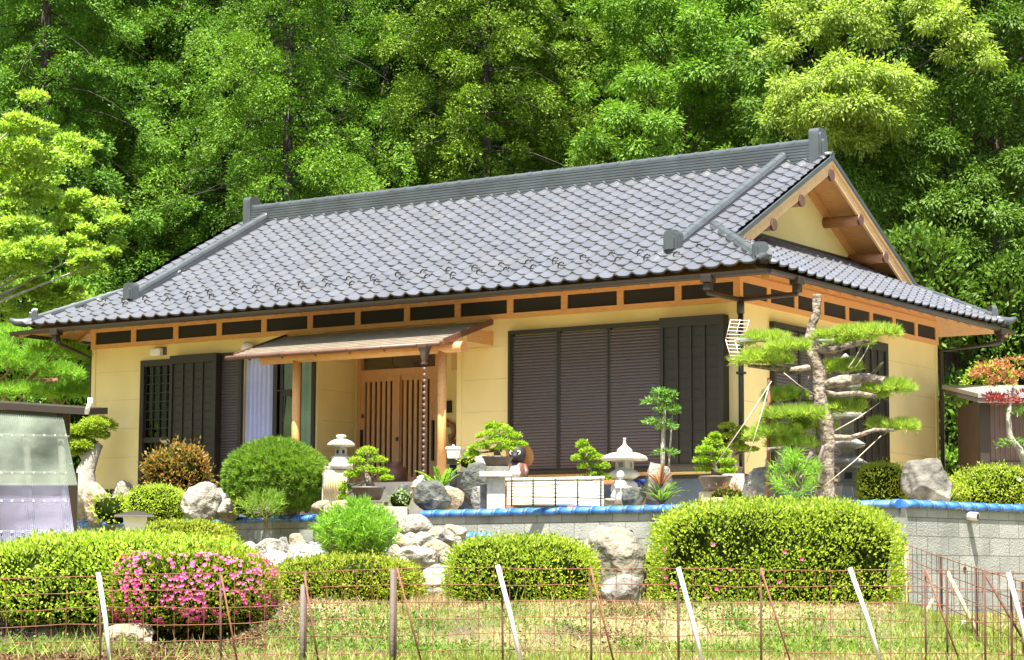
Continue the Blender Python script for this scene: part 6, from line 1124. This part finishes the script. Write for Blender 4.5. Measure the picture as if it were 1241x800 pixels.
c = PX(549, 524, 1, PY); mb = MB(); mb.tube([(-0.14, -0.04, 0.20), (-0.05, -0.05, 0.12), (0.03, -0.05, 0.10), (0.06, -0.05, -0.02), (-0.01, -0.05, -0.06), (0.0, -0.05, -0.16), (0.06, -0.05, -0.2), (0.05, -0.05, -0.12)], [0.03, 0.05, 0.045, 0.04, 0.045, 0.035, 0.03, 0.03], 8); S('wall_carving', 'dark carved driftwood ornament on the porch wall below the intercom', 'carving', mb, M['woodlog'], c, local=True)
c = PX(555, 436, 1, PY); mb = MB(); mb.ab((-0.09, -0.04, -0.15), (0.09, 0, 0.15)); S('porch_lamp', 'small framed lamp panel high on the porch wall under the canopy', 'lamp', mb, M['woodpale'], c, local=True)
# verandah bench below the big shutter
mb = MB(); mb.ab((0, 0, 0), (2.3, 0.35, 0.05)); t = T('verandah_bench', 'long narrow brown bench under the large front shutters', 'bench', (-3.5, -0.5, -0.12)); mb.build('seat', M['woodlog'], t, local=True, bevel=0.006)
for x in (0.1, 1.1, 2.1): mb = MB(); mb.ab((x, 0.05, -0.3), (x+0.08, 0.3, -0.002)); mb.build('leg', M['woodlog'], t, local=True)
c = PD(265, 602, 32.6); mb = MB(); k = 32.6/FPX; mb.lathe([(10*k, 0), (11*k, 2*k), (11*k, 4*k), (8*k, 5*k), (3*k, 6.5*k)], (0, 0, 0), 20); o = S('ceramic_lid', 'round grey lid lying on the pale rocks near the maple', 'lid', mb, M['steel'], c, local=True); o.rotation_euler = (0.9, 0, YAW)

# ================================================================== WIRE MESH FENCE
DF = 15.0
tops = [(-30, 702), (121, 697), (267, 696), (368, 692), (480, 690), (608, 688), (716, 689), (822, 690), (922, 690), (1030, 691), (1130, 692), (1270, 695)]
tu = np.array([a for a, b in tops]); tv = np.array([b for a, b in tops])
FT = T('mesh_fence', 'rusty wire mesh fence with thin posts running along the foot of the bank', 'fence', SD(0, DF, -1.95), YAW)
mb = MB(); fp = 18.5
us = np.arange(-30, 1272, fp)
for u in us: vt = np.interp(u, tu, tv); jx = rng.normal(0, 0.6); mb.tube([PD(u+jx*.3, vt-2, DF), PD(u+jx, vt+55, DF+rng.normal(0, .01)), PD(u+jx*.5, 830, DF)], 0.0026, 4, caps=False)
for j in range(7):
    pts = []
    for u in np.arange(-30, 1272, 37): pts.append(PD(u, np.interp(u, tu, tv)+j*20.0+1.3*math.sin(u*0.021+j)+(0.8*math.sin(u*.07+j*2)), DF-0.004))
    mb.tube(pts, 0.0029, 4, caps=False)
mb.build('wire_mesh', M['rust'], FT)
for u in (121, 267, 716, 822, 922): vt = np.interp(u, tu, tv); mb = MB(); mb.tube([PD(u, vt-3, DF-.02), PD(u+1, 850, DF-.02)], 0.008, 7); mb.build('post', M['rustdark'], FT)
for u, vt in ((368, 708), (477, 690)): mb = MB(); mb.tube([PD(u-1, vt, DF-.03), PD(u-3, 850, DF-.03)], 0.017, 7); mb.build('post', M['greywood'], FT); mb = MB(); mb.tube([PD(u+2.5, vt-16 if u < 400 else vt-3, DF-.02), PD(u+2, 850, DF-.02)], 0.009, 7); mb.build('post', M['rustdark'], FT)
for u in (608, 1121, 1147, 1193, 1225): vt = np.interp(u, tu, tv); mb = MB(); mb.tube([PD(u, vt-1, DF-.02), PD(u+2, 850, DF-.02)], 0.0075, 7); mb.build('post', M['rustdark'], FT)
for (u0, v0, u1, lb) in ((119, 694, 133, 'leftmost white pole leaning on the mesh fence, in front of the pink azalea'), (603, 685, 632, 'white pole leaning on the mesh fence in front of the hedge left of the boulder'), (822, 688, 852, 'white pole leaning on the mesh fence at the left end of the largest hedge'), (1030, 688, 1069, 'white pole leaning on the mesh fence at the right end of the largest hedge'), (1222, 694, 1250, 'rightmost white pole leaning on the mesh fence, before the block wall')):
    rod('fence_pole', lb, 'pole', [PD(u0, v0, DF-.06), PD((u0+u1)/2+2, (v0+812)/2, DF-.09), PD(u1+1, 812, DF-.14)], 0.0165, 'whitepole', 'white poles leaning on the fence')
for (u0, v0, u1, lb) in ((268, 697, 288, 'rusty rod slanting on the fence under the right end of the pink azalea'), (369, 698, 386, 'rusty rod slanting beside the grey wooden fence post at the low hedge'), (481, 688, 512, 'rusty rod slanting on the fence before the smooth grey stone'), (716, 689, 745, 'rusty rod slanting on the fence before the tall boulder'), (922, 689, 960, 'rusty rod slanting on the fence before the middle of the largest hedge'), (1122, 690, 1166, 'rusty rod slanting on the fence near the wall corner')):
    rod('fence_rod', lb, 'rod', [PD(u0, v0, DF-.05), PD(u1+2, 815, DF-.10)], 0.0068, 'rust', 'rusty rods slanting on the fence')
# side fence going back to the wall corner
A0, A1 = to_sd(PD(1095, 659, 22.6)), to_sd(PD(1262, 712, 15.3)); F2 = T('mesh_fence', 'second rusty mesh fence running back towards the block wall corner', 'fence', SD(A0[0], A0[1], -1.85), 0)
mb = MB(); p0, p1 = SD(*A0), SD(*A1); zt0, zt1 = PD(1095, 659, A0[1])[2], PD(1262, 712, A1[1])[2]
n = 22
for i in range(n+1): f = i/n; p = p0*(1-f)+p1*f; zt = zt0*(1-f)+zt1*f; mb.tube([(p[0], p[1], zt+0.01), (p[0], p[1], zt-0.95)], 0.0028, 4, caps=False)
for j in range(6): mb.tube([(p0[0], p0[1], zt0-j*0.145), ((p0[0]+p1[0])/2, (p0[1]+p1[1])/2, (zt0+zt1)/2-j*0.145-.015), (p1[0], p1[1], zt1-j*0.145)], 0.0045, 5, caps=False)
mb.build('wire_mesh', M['rust'], F2)
for f, mt_, r in ((0.03, 'bamboo', 0.022), (0.35, 'rustdark', 0.012), (0.62, 'rustdark', 0.012), (0.9, 'rustdark', 0.011)): p = p0*(1-f)+p1*f; zt = zt0*(1-f)+zt1*f; mb = MB(); mb.tube([(p[0], p[1], zt+0.0), (p[0], p[1], zt-1.1)], r, 7); mb.build('post', M[mt_], F2)
rod('fence_rod', 'pale bamboo rod leaning from the side fence toward the block wall', 'rod', [PD(1148, 693, 18.5), PD(1200, 798, 18.3)], 0.018, 'bamboo'); rod('fence_rod', 'short pale stick leaning at the foot of the wall corner', 'rod', [PD(1130, 727, 20.5), PD(1110, 766, 20.3)], 0.016, 'bamboo'); rod('fence_rod', 'dark rod slanting down to the right before the block wall', 'rod', [PD(1193, 695, 16.5), PD(1240, 775, 16.3)], 0.010, 'rustdark')
mb = MB(); mb.tube([PD(1168, 752, 19), PD(1168, 800, 19)], 0.02, 8); S('ground_stake', 'short grey plastic stake in the grass before the block wall', 'stake', mb, M['whitepole'], PD(1168, 800, 19))

# ================================================================== GRASS, WEEDS
def scatter(n, dmin, dmax, umin=-30, umax=1270):
    d_ = np.sqrt(rng.uniform(dmin**2, dmax**2, n)); u = rng.uniform(umin, umax, n); s_ = (u-620.5)/FPX*d_; z = low_z(s_, d_)
    return CAM[:2]+s_[:, None]*RH[:2]+d_[:, None]*FH[:2], z, s_, d_
def blades(name, n, dmin, dmax, Lr, W, lf, label, cov, seed, umin=-30, umax=1270, lean=0.5):
    xy, z, s_, d_ = scatter(n, dmin, dmax, umin, umax); P = np.concatenate([xy, z[:, None]], 1); c = cov(P, s_, d_)+rng.normal(0, 0.18, n); k = c > 0; P = P[k]; m_ = len(P)
    D = unit(np.array([0, 0, 1.0])+rng.normal(0, lean, (m_, 3))*np.array([1, 1, .3])); mb = MB(); mb.leaves(P, D, rdir(m_), rng.uniform(*Lr, m_), W); o = S(name, label, 'grass', mb, LF[lf], SD(0, 17, -1.8)); o['kind'] = 'stuff'; return o
def shade_bank(s_, d_): return sm(-s_, 1.6, 2.6)
blades('grass', 90000, 13.8, 19.6, (0.03, 0.10), 0.007, 'grass', 'short green grass over the bank below the hedges', lambda P, s, d: wob(P, 1.7, 41)*1.0-0.24+0.25*(d < 16.0)-1.3*shade_bank(s, d)*(d > 14.5)-0.5*(d > 18.6), 1)
blades('dry_grass', 95000, 13.8, 20.2, (0.025, 0.08), 0.006, 'drygrass', 'dry straw coloured grass over the bank', lambda P, s, d: -wob(P, 1.7, 41)*0.9+0.22-0.9*shade_bank(s, d)*(d > 14.5)+0.4*(d > 18.4), 2, lean=1.0)
blades('grass', 16000, 17, 24.5, (0.04, 0.12), 0.008, 'grass', 'grass before the block wall at the right', lambda P, s, d: wob(P, 1.3, 45)+0.25-2.0*(d > dwall(s)-0.1), 3, 1085, 1270)
blades('dry_grass', 10000, 17, 24.5, (0.03, 0.10), 0.007, 'drygrass', 'dry grass before the block wall at the right', lambda P, s, d: -wob(P, 1.3, 45)+0.1-2.0*(d > dwall(s)-0.1), 4, 1085, 1270, lean=0.9)
blades('dry_grass', 5000, 18.9, 21.5, (0.04, 0.14), 0.006, 'drygrass', 'dry tufts between the low hedge and the middle hedge', lambda P, s, d: np.full(len(P), 0.3), 5, 500, 560, lean=0.8)
xy, z, s_, d_ = scatter(15000, 16.3, 19.4); P = np.concatenate([xy, z[:, None]], 1); k = wob(P, 2.4, 51)+rng.normal(0, .25, len(P))-0.6*(d_ > 18.6)-0.25*shade_bank(s_, d_) > 0.22; P = P[k]; m_ = len(P); cl = np.repeat(P, 5, 0)+rng.normal(0, 0.025, (m_*5, 3)); cl[:, 2] += rng.uniform(0, 0.07, len(cl))
mb = MB(); mb.leaves(cl, unit(rng.normal(size=cl.shape)+[0, 0, .5]), unit(rng.normal(size=cl.shape)*0.6+[0, 0, 1.0]), 0.034*rng.uniform(.6, 1.3, len(cl)), 0.018); o = S('weeds', 'low leafy weeds on the bank behind the mesh fence', 'weeds', mb, LF['weed'], SD(0, 18, -1.8)); o['kind'] = 'stuff'
# far wooded hills behind the viewer (seen only as reflections in the panes)
mb = MB(); aa = np.linspace(-2.35, 2.35, 60); V = []
for r_, z_ in ((70, -4), (85, 14), (110, 34)):
    for a_ in aa: p = CAM+(-FH*math.cos(a_)+RH*math.sin(a_))*r_; V.append([p[0], p[1], z_*(1+0.18*math.sin(a_*7)+0.1*math.sin(a_*17+1)) if z_ > 0 else z_])
i = np.arange(59); mb.add(V, np.concatenate([np.stack([i, i+1, 60+i+1, 60+i], 1), np.stack([60+i, 60+i+1, 120+i+1, 120+i], 1)]), 0, True); structure('hills', mb, mat('wooded_hill', (0.045, 0.075, 0.022), 0.95, 0.6, 0.25, 0.8, 1.2))

xy, z, s_, d_ = scatter(80000, 14.5, 19.3, -30, 640); P = np.concatenate([xy, z[:, None]+0.012], 1); k = shade_bank(s_, d_)*0.8+0.25*wob(P, 3, 61)+rng.normal(0, .15, len(P)) > 0.3; P = P[k]; m_ = len(P)
mb = MB(); mb.leaves(P, unit(rng.normal(size=P.shape)*[1, 1, .4]), unit(rng.normal(size=P.shape)*0.6+[0, 0, 1.0]), 0.04*rng.uniform(.6, 1.3, m_), 0.02); o = S('leaf_litter', 'brown dead leaves on the steep earth bank under the left hedges', 'leaf litter', mb, LF['litter'], SD(-2, 18, -1.8)); o['kind'] = 'stuff'

n = 620; mb = MB()
for k in range(n):
    u, v = rng.uniform(440, 566), rng.uniform(640, 700)
    if v > 690-abs(u-500)*0.4: continue
    p = GP(u, v); r = rng.uniform(0.025, 0.075); mb.add(ip*np.array([r*1.2, r, r*0.7])*rng.uniform(.8, 1.2, 3)+p+[0, 0, r*0.2], iF, 0, True)
pb = S('pebbles', 'small pale cobbles filling the gaps between the stones of the cascade', 'pebbles', mb, M['rockpale'], GP(500, 670)); pb['kind'] = 'stuff'
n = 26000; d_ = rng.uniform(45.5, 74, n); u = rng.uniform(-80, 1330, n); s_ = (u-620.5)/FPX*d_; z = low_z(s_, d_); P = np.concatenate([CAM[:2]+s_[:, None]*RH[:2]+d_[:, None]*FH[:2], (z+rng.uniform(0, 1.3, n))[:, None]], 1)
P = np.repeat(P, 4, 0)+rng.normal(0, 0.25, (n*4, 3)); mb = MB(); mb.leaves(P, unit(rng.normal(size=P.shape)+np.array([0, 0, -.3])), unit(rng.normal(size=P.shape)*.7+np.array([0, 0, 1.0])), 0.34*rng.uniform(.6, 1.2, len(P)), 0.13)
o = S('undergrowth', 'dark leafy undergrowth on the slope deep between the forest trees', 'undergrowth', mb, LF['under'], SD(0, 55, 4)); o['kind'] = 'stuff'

blades('tall_grass', 5200, 14.6, 18.9, (0.08, 0.24), 0.009, 'grass', 'taller grass tufts scattered over the bank behind the fence', lambda P, s, d: wob(P, 3.1, 71)-0.35, 7, lean=0.55)
blades('tall_dry_grass', 4200, 14.6, 19.6, (0.08, 0.20), 0.007, 'drygrass', 'taller dry stalks scattered over the bank behind the fence', lambda P, s, d: wob(P, 3.3, 73)-0.35, 8, lean=0.8)

xy, z, s_, d_ = scatter(70000, 16.8, 19.2, 300, 1270); P = np.concatenate([xy, z[:, None]+0.012], 1); k = 0.75*wob(P, 2.2, 81)+rng.normal(0, .25, len(P))-0.25 > 0.3; P = P[k]; m_ = len(P)
mb = MB(); mb.leaves(P, unit(rng.normal(size=P.shape)*[1, 1, .4]), unit(rng.normal(size=P.shape)*0.6+[0, 0, 1.0]), 0.036*rng.uniform(.6, 1.3, m_), 0.017); o = S('leaf_litter', 'patches of brown litter on the bank below the middle hedges', 'leaf litter', mb, LF['litter'], SD(1, 18, -1.8)); o['kind'] = 'stuff'
